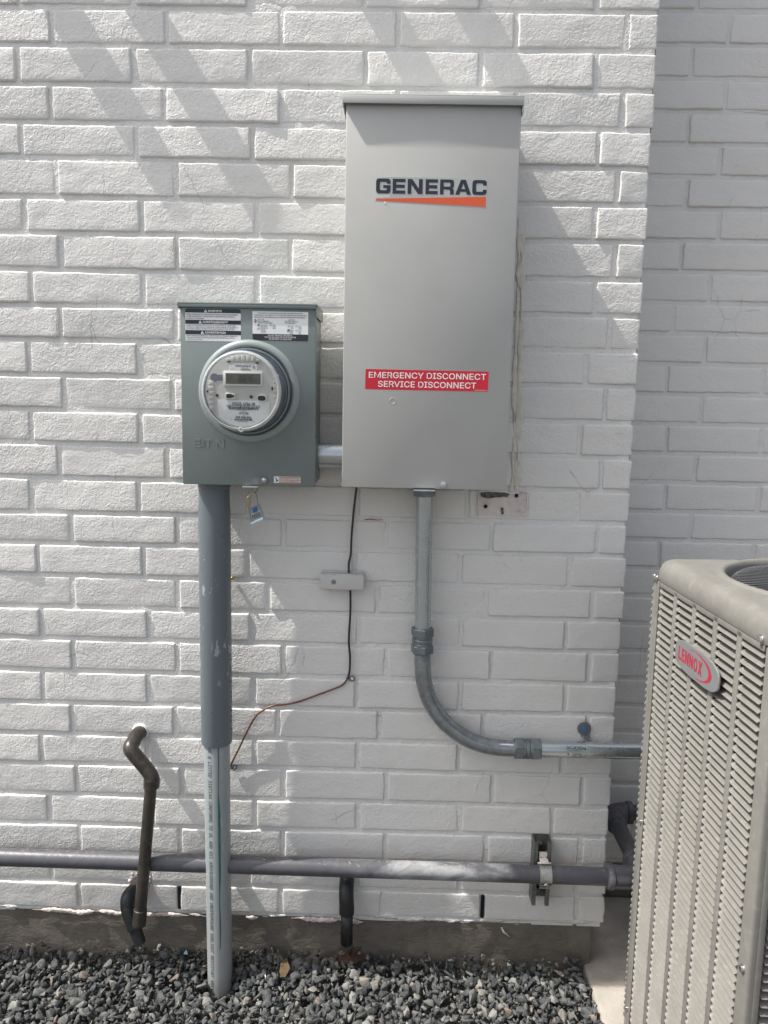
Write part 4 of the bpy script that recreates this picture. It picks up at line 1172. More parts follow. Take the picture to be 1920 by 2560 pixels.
# brand sticker
lo = [(-0.0521, -0.1950, 1.8396), (-0.0245, -0.1950, 1.8419), (0.1005, -0.1950, 1.8423), (0.1253, -0.1950, 1.8410), (0.1659, -0.1950, 1.8410), (0.1695, -0.1950, 1.7853), (0.1664, -0.1950, 1.7855), (-0.0533, -0.1950, 1.7954), (-0.0526, -0.1950, 1.8024), (-0.0245, -0.1950, 1.8042), (-0.0250, -0.1950, 1.8095), (-0.0503, -0.1950, 1.8094)]
bs = plate(lo, YC, 0.0003).build('brand_sticker', M['sticker_clear'], cab)
tx = MB()
T0 = (-0.0521, -0.1950, 1.8389); T1 = (0.1662, -0.1950, 1.8112)
Wg = T1[0] - T0[0]; Zt = T0[2] - 0.0002; Zb = (-0.0516, -0.1950, 1.8106)[2]
for ch, a, b in (('G', 333, 453), ('E', 470, 575), ('N', 594, 718), ('E', 742, 843), ('R', 862, 975), ('A', 988, 1118), ('C', 1128, 1246)):
    xa = T0[0] + Wg * (a - 333) / 913; xb = T0[0] + Wg * (b - 333) / 913
    if ch == 'A': xb = xa + (xb - xa) / 1.04
    for p in letter(ch, xa, xb, Zb, Zt): tx.prism(p, YC - 0.0006, YC - 0.0002)
tx.build('brand_lettering', M['navy'], bs)
MB().prism([(p[0], p[2]) for p in ((-0.0519, -0.1950, 1.8006), (0.1652, -0.1950, 1.8074), (0.1655, -0.1950, 1.7881), (-0.0519, -0.1950, 1.7973))], YC - 0.0006, YC - 0.0002).build('orange_wedge', M['orange'], bs)
MB().disc((-0.0338, -0.1950, 1.7930), (0, -1, 0), 0.0022, 0.0012, 10).build('door_stud', M['white_lab'], cab)
# red sign
A0 = (-0.0670, -0.1950, 1.4679); A1 = (0.1839, -0.1950, 1.4269)
zt = A0[2] - 0.0006; 
sg = MB().prism([(A0[0], A0[2] - 0.0), (A1[0], A0[2] - 0.0005), (A1[0] - 0.0005, A1[2]), (A0[0] - 0.0003, A1[2] + 0.0003)], YC - 0.0005, YC).build('red_sign', M['red_sign'], cab)
W0, W1, H1, H0 = A0[0], A1[0], A0[2], A1[2]
tx = MB()
text_fit(tx, 'EMERGENCY DISCONNECT', W0 + (W1 - W0) * 0.027, W0 + (W1 - W0) * 0.980, yy(0.430), yy(0.130), YC - 0.0007, bold=0.008)
text_fit(tx, 'SERVICE DISCONNECT', W0 + (W1 - W0) * 0.103, W0 + (W1 - W0) * 0.902, yy(0.865), yy(0.565), YC - 0.0007, bold=0.008)
text_fit(tx, 'A0001878782 REV. B', W0 + (W1 - W0) * 0.89, W0 + (W1 - W0) * 0.99, yy(0.965), yy(0.92), YC - 0.0007)
tx.build('sign_lettering', M['white_print'], sg)
# knock-out plug
c = (-0.0104, -0.1950, 1.4039)
k_ = MB().lathe(c, (0, -1, 0), [(0.0072, -0.0002), (0.0070, 0.0009), (0.0058, 0.0010), (0.0054, 0.0002), (0.0050, -0.0001)], 28); k_.disc((c[0], YC, c[2]), (0, -1, 0), 0.0050, 0.0003, 24)
k_.build('knockout_plug', M['cab_steel'], cab, True, 40)
c = (0.0991, -0.1950, 1.2331)
s_ = MB().lathe(c, (0, -1, 0), [(0.0066, 0), (0.0066, 0.0022), (0.0058, 0.0040), (0.0020, 0.0046), (1e-5, 0.0046)], 24); s_.build('door_screw', M['zinc'], cab, True, 40)
# hasp at the bottom
hx0 = (0.0369, -0.1950, 1.2242)[0]; hx1 = (0.0810, -0.1950, 1.2251)[0]
MB().box(hx0, hx1, -0.2075, -0.186, 1.2205, 1.2232, 0.0008).build('hasp_lip', M['zinc'], cab)
MB().box(hx0 - 0.0005, hx1 + 0.0005, YC - 0.0008, YC + 0.001, 1.2236, 1.2262).build('hasp_slot', M['navy'], cab)
# ================================================================== PIPES AND WIRES
# steel nipple between the two boxes
nip = thing('pipe_nipple', 'short shiny steel pipe joining the meter box to the tall cabinet', 'pipe', (-0.144, -0.070, 1.281))
MB().tube([(-0.1745, -0.070, 1.281), (-0.105, -0.070, 1.281)], 0.0279, 40, caps=False).build('pipe', M['zinc'], nip, True)
MB().lathe((-0.1742, -0.070, 1.281), (1, 0, 0), [(0.0279, 0.0), (0.035, 0.0), (0.035, 0.0018), (0.0279, 0.0018)], 32).build('locknut', M['zinc_dull'], nip, True, 40)

# plastic conduit under the meter box
CXp, CYp = -0.4090, -0.068
pc = thing('plastic_conduit', 'thick grey plastic conduit running from the meter box down into the gravel', 'conduit', (CXp, CYp, 0.0))
zc_ = 0.600
MB().lathe((CXp, CYp, zc_), (0, 0, 1), [(0.0315, 0.0), (0.0355, 0.0), (0.0362, 0.003), (0.0362, 0.55), (0.0345, 0.575), (0.0345, 0.612)], 48).build('sleeve', M['pvc_dark'], pc, True, 40)
MB().lathe((CXp, CYp, 1.215), (0, 0, -1), [(0.0362, -0.004), (0.0362, 0.010), (0.0345, 0.012)], 48).build('collar', M['pvc_dark'], pc, True, 40)
pth = [(CXp, CYp, zc_ + 0.03), (CXp, CYp, 0.30), (CXp + 0.001, CYp, 0.12), (CXp + 0.002, CYp - 0.001, -0.06)]
pp = MB(); pp.tube(pth, [0.0302, 0.0302, 0.0302, 0.0302], 48, caps=False); pipe_o = pp.build('pipe', M['pvc_light'], pc, True)
# printed line, read from top to bottom, wrapped on the pipe
tx = MB(); a_off = -0.30
vs, fs = text2d('EK @ LISTED 3107144 CONFORMS TO UL AND 651 ABOVEGROUND AND UNDERGROUND SUNLIGHT RESISTANT WRAY', 0.0, 0.0, 1.0, 'mono')
ax = [v[0] for v in vs]; a0, a1 = min(ax), max(ax)
k = (0.600 + 0.02) / (a1 - a0)
out = []
for (a, b) in vs:
    zz = 0.596 - (a - a0) * k
    th = a_off + (b - 0.36) * 0.0165 / 0.0302
    r = 0.0308
    out.append((CXp + r * math.sin(th), CYp - r * math.cos(th), zz))
tx.add(out, fs)
tx.build('printed_lettering', M['ink'], pipe_o, fix=False)
mb = MB(); vs = []; n = 60
for i in range(n + 1):
    z = 0.61 - 0.56 * i / n
    w0 = 0.27 + n2(z, 0, 9, 3) * 0.03; w1 = w0 + 0.13 + n2(z, 3, 14, 5) * 0.07
    for th in (w0, (w0 + w1) / 2, w1): vs.append((CXp + 0.0307 * math.sin(th), CYp - 0.0307 * math.cos(th), z))
fs = [(i * 3 + j, i * 3 + j + 1, i * 3 + j + 4, i * 3 + j + 3) for i in range(n) for j in range(2)]
mb.add(vs, fs); mb.build('stripe', M['teal'], pipe_o, True, fix=False)
# dribbles of cement along the sleeve's right edge
mb = MB()
for i in range(17):
    z = 0.64 + i * 0.0125 + random.uniform(-0.004, 0.004); th = 1.38 + random.uniform(-0.05, 0.05)
    c = (CXp + 0.0362 * math.sin(th), CYp - 0.0362 * math.cos(th), z); r = random.uniform(0.0014, 0.0032)
    mb.lathe((c[0], c[1], c[2] - r), (0, 0, 1), [(1e-5, 0), (r * .7, r * .3), (r, r), (r * .7, r * 1.7), (1e-5, r * 2)], 8)
tag(mb.build('cement_drips', M['pvc_dark'], pc, True), 'row of hardened cement drips', kind='stuff')

# steel conduit: cabinet -> down -> elbow -> right
em = thing('steel_conduit', 'galvanised steel conduit dropping from the tall cabinet and bending right along the wall', 'conduit', (0.07, -0.036, 0.90))
YE = -0.036
def hexnut(mb, c, axis, R, h, rot=0.0):
    return mb.lathe(c, axis, [(R * 0.80, 0), (R * 0.955, 0.0), (R, 0.0022), (R, h - 0.0022), (R * 0.955, h), (R * 0.80, h)], 6, rot=rot)
cn = MB(); hexnut(cn, (0.0655, YE, 1.190), (0, 0, 1), 0.0262, 0.024, 0.3); cn.lathe((0.0655, YE, 1.212), (0, 0, 1), [(0.0235, 0), (0.0235, 0.014)], 30)
cn.build('connector_nut', M['zinc_dull'], em)
MB().tube([(0.0655, YE, 1.215), (0.0700, YE, 0.850)], 0.0192, 36, caps=False).build('pipe', M['zinc'], em, True)
def coupling(c, axis, rot):
    c = Vector(c); a = Vector(axis).normalized()
    b = MB(); b.lathe(c - a * 0.0125, a, [(0.020, 0), (0.0238, 0.0), (0.0238, 0.006), (0.0225, 0.0075), (0.0242, 0.0095), (0.0242, 0.0155), (0.0225, 0.0175), (0.0238, 0.019), (0.0238, 0.025), (0.020, 0.025)], 36)
    o_ = b.build('coupling', M['zinc_dull'], em, True, 40)
    hexnut(MB(), (0, 0, 0), (0, 0, 1), 1, 1)
    for sgn in (-1, 1):
        n_ = MB(); hexnut(n_, c + a * sgn * 0.0205 - a * 0.010, a, 0.0272, 0.020, rot); n_.build('coupling_nut', M['zinc_dull'], o_)
coupling((0.0698, YE, 0.8500), (0.012, 0, -1), 0.32)
ctr = (0.0720 + 0.2, 0.5885 + 0.2)
path = [(0.0703, YE, 0.838), (0.0716, YE, 0.7885 + 0.015)] + [(p[0], YE, p[2]) for p in arc(ctr, 0.2, PI, 1.5 * PI, 22)] + [(0.305, YE, 0.5880)]
MB().tube(path, 0.0192, 36, caps=False).build('elbow', M['zinc_scuff'], em, True)
coupling((0.3270, YE, 0.5882), (1, 0, 0.0), 0.05)
hp = MB().tube([(0.342, YE, 0.5883), (0.72, YE, 0.5905)], 0.0192, 36, caps=False).build('pipe', M['zinc'], em, True)
# printed label on the pipe
tx = MB()
def wrapx(r=0.0195, yc=YE, zc=0.5885):
    def f_(X, Z):
        th = (Z - zc) / r
        th = max(-1.4, min(1.4, th))
        return (X, yc - r * math.cos(th), zc + r * math.sin(th))
    return f_
text_fit(tx, 'NUCOR', 0.4165, 0.4640, 0.5975, 0.6055, 0, bold=0.03, mapf=wrapx())
text_fit(tx, 'TUBULAR PRODUCTS', 0.4165, 0.4540, 0.5935, 0.5960, 0, mapf=wrapx())
text_fit(tx, '1-1/4" EMT', 0.4300, 0.4520, 0.5845, 0.5885, 0, bold=0.02, mapf=wrapx())
text_fit(tx, 'MADE IN USA', 0.4300, 0.4540, 0.5800, 0.5825, 0, mapf=wrapx())
text_fit(tx, 'UL', 0.4185, 0.4235, 0.5830, 0.5890, 0, bold=0.02, mapf=wrapx())
text_fit(tx, 'E215177', 0.4300, 0.4540, 0.5765, 0.5785, 0, mapf=wrapx())
tx.build('printed_lettering', mat_simple('green_black_ink', (0.02, 0.075, 0.05), 0.5), hp, fix=False)
tx = MB(); mp_ = wrapx(0.0195, YE, 0.5885)
k0 = len(tx.v); nn = 8
for i in range(nn + 1):
    for zz in (0.6030, 0.6065): tx.v.append(mp_(0.246 + 0.046 * i / nn, zz + 0.0012 * (1 - i / nn)))
for i in range(nn): tx.f.append((k0 + 2 * i, k0 + 2 * i + 2, k0 + 2 * i + 3, k0 + 2 * i + 1))
tx.build('paper_sticker', M['white_lab'], em, fix=False)
# one-hole strap with washer and blue screw
stp = MB(); vs = []; n = 16
for i in range(n + 1):
    a = -1.75 + 3.5 * i / n
    for (r, x) in ((0.0194, 0.4640), (0.0210, 0.4645), (0.0210, 0.4800), (0.0194, 0.4805)):
        vs.append((x, YE - r * math.cos(a), 0.5893 + r * math.sin(a)))
fs = [(i * 4 + j, (i + 1) * 4 + j, (i + 1) * 4 + j + 1, i * 4 + j + 1) for i in range(n) for j in range(3)]
stp.add(vs, fs); stp.box(0.4640, 0.4805, -0.030, -0.004, 0.6085, 0.6108); stp.box(0.4600, 0.4780, -0.0065, -0.003, 0.608, 0.640, 0.001)
sto = stp.build('strap', M['zinc'], em, True, 40)
wsh = MB().lathe((0.4668, -0.0065, 0.6300), (0, -1, 0), [(0.0045, 0), (0.0165, 0.0), (0.0165, 0.0018), (0.0045, 0.0018)], 30).build('washer', M['zinc_dull'], sto, True, 40)
sc_ = MB(); hexnut(sc_, (0.4668, -0.0080, 0.6300), (0, -1, 0), 0.0055, 0.005); sc_.lathe((0.4668, -0.013, 0.6300), (0, -1, 0), [(0.0050, 0), (1e-5, 0.0002)], 6)
sc_.build('blue_screw', M['blue'], sto)

# plastic junction box on the phone wire
jb = thing('junction_box', 'small pale plastic junction box with one screw, on the dark wire', 'junction box', (-0.121, 0.0, 0.962))
a = (-0.1729, -0.0340, 1.0013); b = (-0.0690, -0.0340, 0.9647)
jm = bmesh.new()
MB_j = MB().box(a[0], b[0], -0.034, -0.0035, b[2], a[2], 0.0035, 3)
MB_j.build('cover', M['box_plastic'], jb, True, 40)
MB().box(a[0] + 0.002, b[0] - 0.002, -0.008, -0.001, b[2] + 0.002, a[2] + 0.004, 0.001).build('base', M['box_plastic'], jb, True, 40)
x0 = a[0] + 0.005; w = b[0] - a[0]
lips = MB()
for (s0, s1) in ((0.03, 0.30), (0.38, 0.80)):
    lips.box(x0 + w * s0, x0 + w * s1 - 0.004, -0.0335, -0.0315, a[2] - 0.001, a[2] + 0.0022, 0.0006)
lips.box(x0 + w * 0.30, x0 + w * 0.375, -0.0335, -0.020, a[2] - 0.001, a[2] + 0.0022, 0.0006)
tag(lips.build('cover_lips', M['box_plastic'], jb, True, 40), kind='stuff')
c = (-0.1401, -0.0340, 0.9840)
sj = MB().lathe(c, (0, -1, 0), [(0.0056, 0.0001), (0.0056, 0.0003), (0.0045, 0.0004), (0.0045, -0.0006), (1e-5, -0.0006)], 24); sj.build('screw_well', M['smudge'], jb)
sj = MB().lathe(c, (0, -1, 0), [(0.0036, 0.0), (0.0034, 0.0008), (0.0012, 0.0011), (1e-5, 0.0005)], 16); sj.build('screw', M['zinc_dull'], jb, True)

# the wire
wr = thing('ground_wire', 'thin dark wire hanging from the cabinet and curving left behind the plastic conduit', 'wire', (-0.1074, 0.0000, 0.7379))
up_ = smooth_path([(-0.0905, -0.0120, 1.2073), (-0.0963, -0.0100, 1.1555), (-0.1011, -0.0090, 1.0891), (-0.1024, -0.0090, 1.0463), (-0.1067, -0.0100, 1.0243), (-0.1062, -0.0130, 1.0020)], 6)
MB().tube(up_, 0.0026, 10).build('insulated_wire', M['wire'], wr, True)
lo_ = smooth_path([(-0.1021, -0.0100, 0.9590), (-0.1015, -0.0080, 0.9060), (-0.1044, -0.0070, 0.8369), (-0.1010, -0.0070, 0.7974), (-0.1015, -0.0070, 0.7625), (-0.1050, -0.0080, 0.7418)], 6)
MB().tube(lo_, 0.0026, 10).build('insulated_wire', M['wire'], wr, True)
cu_ = smooth_path([(-0.1051, -0.0080, 0.7438), (-0.1165, -0.0070, 0.7261), (-0.1385, -0.0070, 0.7145), (-0.1722, -0.0070, 0.7006), (-0.2205, -0.0060, 0.6807), (-0.2544, -0.0060, 0.6718), (-0.2833, -0.0070, 0.6684), (-0.3073, -0.0090, 0.6584), (-0.3283, -0.0110, 0.6394), (-0.3481, -0.0100, 0.6028), (-0.3663, -0.0080, 0.5624), (-0.3834, -0.0070, 0.5264), (-0.3894, -0.0070, 0.5107)], 6)
MB().tube(cu_, 0.00225, 10).build('bare_wire', M['bare_copper'], wr, True)
for nm, u, v, lb_ in (('clip', 877, 1697, 'small steel wire clip with screw, at the bend of the thin wire'), ('clip', 583, 1918, 'small steel wire clip at the lower end of the wire, against the plastic conduit')):
    c = (-0.0985, -0.0040, 0.7395) if u == 877 else (-0.3842, -0.0040, 0.5063)
    cl = thing('wire_clip', lb_, 'clip', c)
    m_ = MB(); m_.lathe((c[0] + 0.003, -0.003, c[2]), (0, -1, 0), [(0.0072, -0.001), (0.0072, 0.001), (0.0045, 0.0016)], 18); m_.box(c[0] - 0.012, c[0] + 0.001, -0.0065, -0.0045, c[2] - 0.0035, c[2] + 0.0035, 0.0008)
    torus(m_, (c[0] - 0.0075, -0.006, c[2] + 0.0005), (0, 0, 1), 0.0036, 0.0012, 14, 6)
    m_.build('strap', M['zinc_dull'], cl, True, 40)
    MB().lathe((c[0] + 0.0032, -0.0042, c[2]), (0, -1, 0), [(0.0046, 0), (0.0042, 0.0020), (0.0012, 0.0030), (1e-5, 0.0022)], 14).build('screw', M['chrome'], cl, True, 50)
MB().disc((-0.3814, -0.0005, 0.9812), (0, -1, 0), 0.0042, 0.005, 10)
yl = MB().lathe((-0.3832, -0.0010, 0.9813), (0, -1, 0), [(0.0045, 0), (0.0045, 0.006), (0.002, 0.009), (1e-5, 0.009)], 12).build('anchor_plug', M['brass'], None, True, 40)
tag(yl, 'tiny brass-yellow wall plug peeking out right of the thick plastic conduit', 'wall plug')

# relief pipes
r1 = thing('relief_pipe', 'long brown drain pipe with double elbow, left of the plastic conduit', 'drain pipe', (-0.60, 0.0, 0.40))
e_path = smooth_path([(-0.612, 0.004, 0.590), (-0.614, -0.025, 0.590), (-0.6145, -0.048, 0.584), (-0.6151, -0.0660, 0.5761), (-0.5963, -0.0700, 0.5535), (-0.5759, -0.0730, 0.5304), (-0.5630, -0.0760, 0.5122), (-0.5609, -0.0780, 0.4932)], 5)
MB().tube(e_path, 0.0172, 24).build('elbow_fitting', M['copper'], r1, True)
MB().tube([(-0.5623, -0.0770, 0.5087), (-0.5635, -0.0780, 0.4871)], 0.0188, 26).build('socket', M['copper'], r1, True, 40)
MB().lathe((-0.612, -0.002, 0.590), (0, -1, 0), [(0.0215, -0.002), (0.0200, 0.0015), (0.0172, 0.003)], 24).build('wall_seal', M['paint'], r1, True)
pb = (-0.5936, -0.1000, 0.1462)
MB().tube([(-0.5632, -0.0775, 0.5049), pb], 0.0143, 26, caps=False).build('pipe', M['copper'], r1, True)
d_ = (Vector(pb) - Vector((-0.5632, -0.0775, 0.5049))).normalized()
MB().lathe(Vector(pb) - d_ * 0.040, d_, [(0.0143, 0), (0.0160, 0.001), (0.0160, 0.040), (0.0138, 0.040), (0.0138, 0.010), (1e-5, 0.010)], 26).build('end_ferrule', M['copper'], r1, True, 40)
MB().disc((-0.6057, -0.0840, 0.5648), (0, -1, 0), 0.0030, 0.0012, 12).build('size_mark', M['copper'], r1)
r2 = thing('relief_pipe', 'black drain elbow low on the wall, half hidden behind the long brown pipe', 'drain pipe', (-0.63, 0.0, 0.15))
MB().tube(smooth_path([(-0.622, 0.004, 0.192), (-0.626, -0.022, 0.188), (-0.6363, -0.0450, 0.1799), (-0.6348, -0.0540, 0.1572), (-0.6254, -0.0580, 0.1281), (-0.6182, -0.0600, 0.1105)], 6), [0.0185] * 31, 24).build('elbow_fitting', M['black_pipe'], r2, True)
p0 = (-0.6209, -0.0600, 0.1211); p1 = (-0.6044, -0.0660, 0.0723)
MB().tube([p0, p1], 0.0145, 24, caps=False).build('pipe', M['black_pipe'], r2, True)
MB().lathe(Vector(p1), Vector(p1) - Vector(p0), [(0.0147, 0), (0.0130, 0.0), (0.0125, -0.02), (1e-5, -0.02)], 24).build('pipe_mouth', M['dark'], r2, True)
m_ = MB()
for i in range(16):
    a = 2 * PI * i / 16; r = 0.024 + random.uniform(-0.004, 0.005); q_ = random.uniform(0.003, 0.006)
    c = (-0.622 + r * math.cos(a), 0.001, 0.194 + r * math.sin(a))
    m_.lathe(c, (0, -1, 0), [(q_, -0.001), (q_ * 0.8, q_ * .5), (1e-5, q_ * 0.8)], 6, rot=random.random())
tag(m_.build('mortar_crumbs', M['crust'], r2), kind='stuff')
r3 = thing('relief_pipe', 'short black drain pipe pointing down at the footing, under the middle of the gas pipe', 'drain pipe', (-0.10, 0.0, 0.15))
MB().tube(smooth_path([(-0.1005, 0.006, 0.222), (-0.1005, -0.014, 0.221), (-0.1007, -0.0300, 0.2089), (-0.0999, -0.0390, 0.1903), (-0.0985, -0.0410, 0.1703)], 6), 0.0182, 24).build('elbow_fitting', M['black_pipe'], r3, True)
MB().lathe((-0.0985, -0.0410, 0.1736), (0, 0, -1), [(0.0182, 0.0), (0.0186, 0.004), (0.0186, 0.022), (0.0155, 0.024)], 24).build('socket', M['black_pipe'], r3, True, 40)
MB().tube([(-0.0984, -0.0410, 0.1650), (-0.0975, -0.041, 0.070)], 0.0150, 24).build('pipe', M['black_pipe'], r3, True)
MB().lathe((-0.1005, -0.001, 0.224), (0, -1, 0), [(0.023, -0.002), (0.021, 0.006), (0.014, 0.014)], 18).build('wall_seal', M['pinkish'], r3, True)

# gas pipe
gp = thing('gas_pipe', 'long horizontal grey painted gas pipe running low across the wall to the right', 'gas pipe', (-0.2, -0.0625, 0.286))
def gz(x): return 0.2885 - 0.0045 * (x + 0.94)
MB().tube([(-2.2, -0.0625, gz(-2.2)), (-0.94, -0.0625, gz(-0.94)), (0, -0.0625, gz(0)), (0.56, -0.0625, gz(0.56))], 0.0211, 40, caps=False).build('pipe', M['gas'], gp, True)
zr_ = gz(0.55)
MB().lathe((0.525, -0.0625, zr_), (1, 0, 0), [(0.0205, 0.0), (0.0285, 0.002), (0.0305, 0.004), (0.0305, 0.016), (0.0275, 0.018), (0.0275, 0.024)], 32).build('elbow_collar', M['gas'], gp, True, 50)
MB().tube(smooth_path([(0.540, -0.0625, zr_), (0.575, -0.0625, zr_), (0.603, -0.052, zr_), (0.615, -0.025, zr_), (0.616, 0.005, zr_)], 5), 0.0275, 30).build('elbow', M['gas'], gp, True)
MB().lathe((0.616, 0.0, zr_), (0, 1, 0), [(0.0275, 0.0), (0.0305, 0.002), (0.0305, 0.014), (0.0215, 0.016)], 32).build('elbow_collar', M['gas'], gp, True, 50)
MB().tube([(0.616, 0.0, zr_), (0.616, 0.205, zr_ + 0.002)], 0.0211, 30, caps=False).build('pipe', M['gas'], gp, True)
MB().tube(smooth_path([(0.616, 0.175, zr_), (0.616, 0.205, zr_), (0.624, 0.232, zr_), (0.650, 0.243, zr_), (0.672, 0.244, zr_)], 5), 0.0275, 30).build('elbow', M['gas'], gp, True)
MB().lathe((0.660, 0.244, zr_), (1, 0, 0), [(0.0275, 0.0), (0.0310, 0.002), (0.0310, 0.014), (0.0215, 0.016)], 32).build('elbow_collar', M['gas'], gp, True, 50)
MB().tube([(0.66, 0.244, zr_), (1.5, 0.244, zr_)], 0.0211, 30, caps=False).build('pipe', M['gas'], gp, True)
MB().lathe((-0.335, -0.0625, gz(-0.335)), (1, 0, 0), [(0.0211, -0.001), (0.0216, 0.0), (0.0216, 0.0008), (0.0211, 0.002)], 40).build('pipe_seam', M['gas'], gp, True)

# strut bracket and clamp
sb = thing('strut_bracket', 'upright grey steel channel bracket with a clamp holding the gas pipe near the corner', 'pipe bracket', (0.375, 0.0, 0.27))
x0, x1 = 0.3545, 0.3965; z0, z1 = 0.186, 0.352
ch = MB().box(x0, x1, -0.0025, -0.0001, z0, z1)
for xa, xb in ((x0, x0 + 0.0025), (x1 - 0.0025, x1)): ch.box(xa, xb, -0.041, -0.0026, z0, z1)
for xa, xb in ((x0 + 0.0026, x0 + 0.0095), (x1 - 0.0095, x1 - 0.0026)): ch.box(xa, xb, -0.041, -0.0385, z0, z1)
for xa, xb in ((x0 + 0.0070, x0 + 0.0095), (x1 - 0.0095, x1 - 0.0070)): ch.box(xa, xb, -0.0384, -0.031, z0, z1)
ch.build('channel', M['strut'], sb)
xm = (x0 + x1) / 2
for z in (0.330, 0.213):
    if z == 0.330:
        s_ = MB(); hexnut(s_, (xm, -0.003, z), (0, -1, 0), 0.0065, 0.005, 0.2); s_.disc((xm, -0.0045, z), (0, -1, 0), 0.0036, 0.0065, 10); s_.build('anchor_bolt', M['chrome'], sb)
    else:
        MB().disc((xm, -0.0026, z), (0, -1, 0), 0.0065, 0.0004, 16).build('slot_hole', M['dark'], sb)
MB().prism(ellipse_poly(xm, 0.236, 0.0065, 0.0065, 16), -0.0031, -0.0026).build('slot_hole', M['dark'], sb)
zc2 = gz(0.38)
cl = MB(); vs = []; n = 18; xa, xb = 0.3640, 0.3925
for i in range(n + 1):
    a = -1.45 + 3.0 * i / n
    for (r, x) in ((0.0213, xa), (0.0236, xa), (0.0236, xb), (0.0213, xb)):
        vs.append((x, -0.0625 - r * math.cos(a), zc2 + r * math.sin(a)))
fs = [(i * 4 + j, (i + 1) * 4 + j, (i + 1) * 4 + (j + 1) % 4, i * 4 + (j + 1) % 4) for i in range(n) for j in range(4)]
cl.add(vs, fs); cl.build('clamp_band', M['clamp'], sb, True, 40)
cl = MB().box(xa - 0.002, xb + 0.002, -0.056, -0.050, zc2 + 0.0215, zc2 + 0.0245, 0.0008).box(xa + 0.004, xb - 0.004, -0.060, -0.034, zc2 + 0.0246, zc2 + 0.0275, 0.0008).box(xa + 0.004, xb - 0.004, -0.036, -0.030, zc2 + 0.0276, zc2 + 0.040, 0.0008)
cl.build('clamp_hook', M['pinkish'], sb, True, 40)
# ears with the bolt under the pipe
ear = MB(); pl = ellipse_poly(0, 0, 0.0152, 0.013, 20)
for (dz, dy) in ((-0.0215, 0.0), (-0.0270, 0.0)):
    k0 = len(ear.v); t = 0.0022
    cy = -0.0800
    for s_ in (0, 1):
        for (u, v) in pl:
            yv = cy + v * 0.82 + dy; zv = zc2 + dz + 0.004 - v * 0.55 - s_ * t
            ear.v.append((xm + 0.003 + u, yv, zv))
    nn = len(pl)
    ear.f.append(tuple(range(k0, k0 + nn))); ear.f.append(tuple(range(k0 + 2 * nn - 1, k0 + nn - 1, -1)))
    for i in range(nn): ear.f.append((k0 + i, k0 + nn + i, k0 + nn + (i + 1) % nn, k0 + (i + 1) % nn))
ear.build('clamp_ear', M['clamp'], sb, True, 40)
bt = MB(); hexnut(bt, (xm + 0.003, -0.0800, zc2 - 0.0165), (0, -0.55, 0.84), 0.0052, 0.0045); bt.lathe((xm + 0.003, -0.0800, zc2 - 0.0165), (0, -0.55, 0.84), [(0.0052, 0.0045), (0.003, 0.0047), (0.003, 0.008), (1e-5, 0.008)], 10); bt.build('clamp_bolt', M['chrome'], sb)
# ================================================================== AIR CONDITIONER
ACO = (0.536, -0.226, 0.0); ACR = math.radians(2.87)
ac = thing('air_conditioner', 'beige outdoor air conditioning unit with rows of louvers and a red and silver badge', 'air conditioner', ACO, ACR)
LY, LX = 0.490, 0.516            # size along the wall-to-camera direction and across
ZL = 1.055                       # seam under the lid
def S_(s): return -s             # s runs from the rear-left corner towards the camera
MB().box(0.0, LX, -LY, 0.0, 0.010, 0.045, 0.004).build('base_pan', M['ac'], ac, True, 35)
cmat = NT('coil_fins'); cmat.col((0.010, 0.011, 0.012)); cmat.set(rough=0.6, metal=0.3); M['coil'] = cmat.m
MB().box(0.022, LX - 0.022, -LY + 0.022, -0.022, 0.046, ZL - 0.004).build('coil', M['coil'], ac)
PITCH = 0.01455
colx = [0.038 + i * 0.0865 for i in range(5)]; CW = 0.0705
# corner posts and ribs of the side panel
MB().box(0.0, 0.030, -0.0372, 0.0, 0.045, ZL, 0.0045, 3).build('corner_post', M['ac'], ac, True, 40)
MB().box(-0.0012, 0.0, -0.0365, -0.0165, 0.046, ZL - 0.001, 0.0004).build('side_frame', M['ac'], ac)
MB().box(0.0, 0.020, -LY, -0.4550, 0.045, ZL, 0.006, 3).build('corner_post', M['ac'], ac, True, 40)
MB().box(LX - 0.035, LX, -LY, -LY + 0.045, 0.045, ZL, 0.006, 3).build('corner_post', M['ac'], ac, True, 40)
MB().box(LX - 0.035, LX, -0.04, 0.0, 0.045, ZL, 0.006, 3).build('corner_post', M['ac'], ac, True, 40)
def rib(y0, y1, nm='rib'):
    return MB().box(-0.0006, 0.0030, y0, y1, 0.046, ZL - 0.003, 0.0009).build(nm, M['ac'], ac, True, 40)
for i in range(4): rib(-(colx[i] + CW + 0.0160), -(colx[i] + CW))
MB().box(-0.0006, 0.0030, -0.4548, -0.0374, ZL - 0.0115, ZL - 0.0005, 0.0006).build('top_rail', M['ac'], ac, True, 40)
MB().box(-0.0006, 0.0030, -0.4548, -0.0374, 0.0455, 0.062, 0.0006).build('bottom_rail', M['ac'], ac, True, 40)
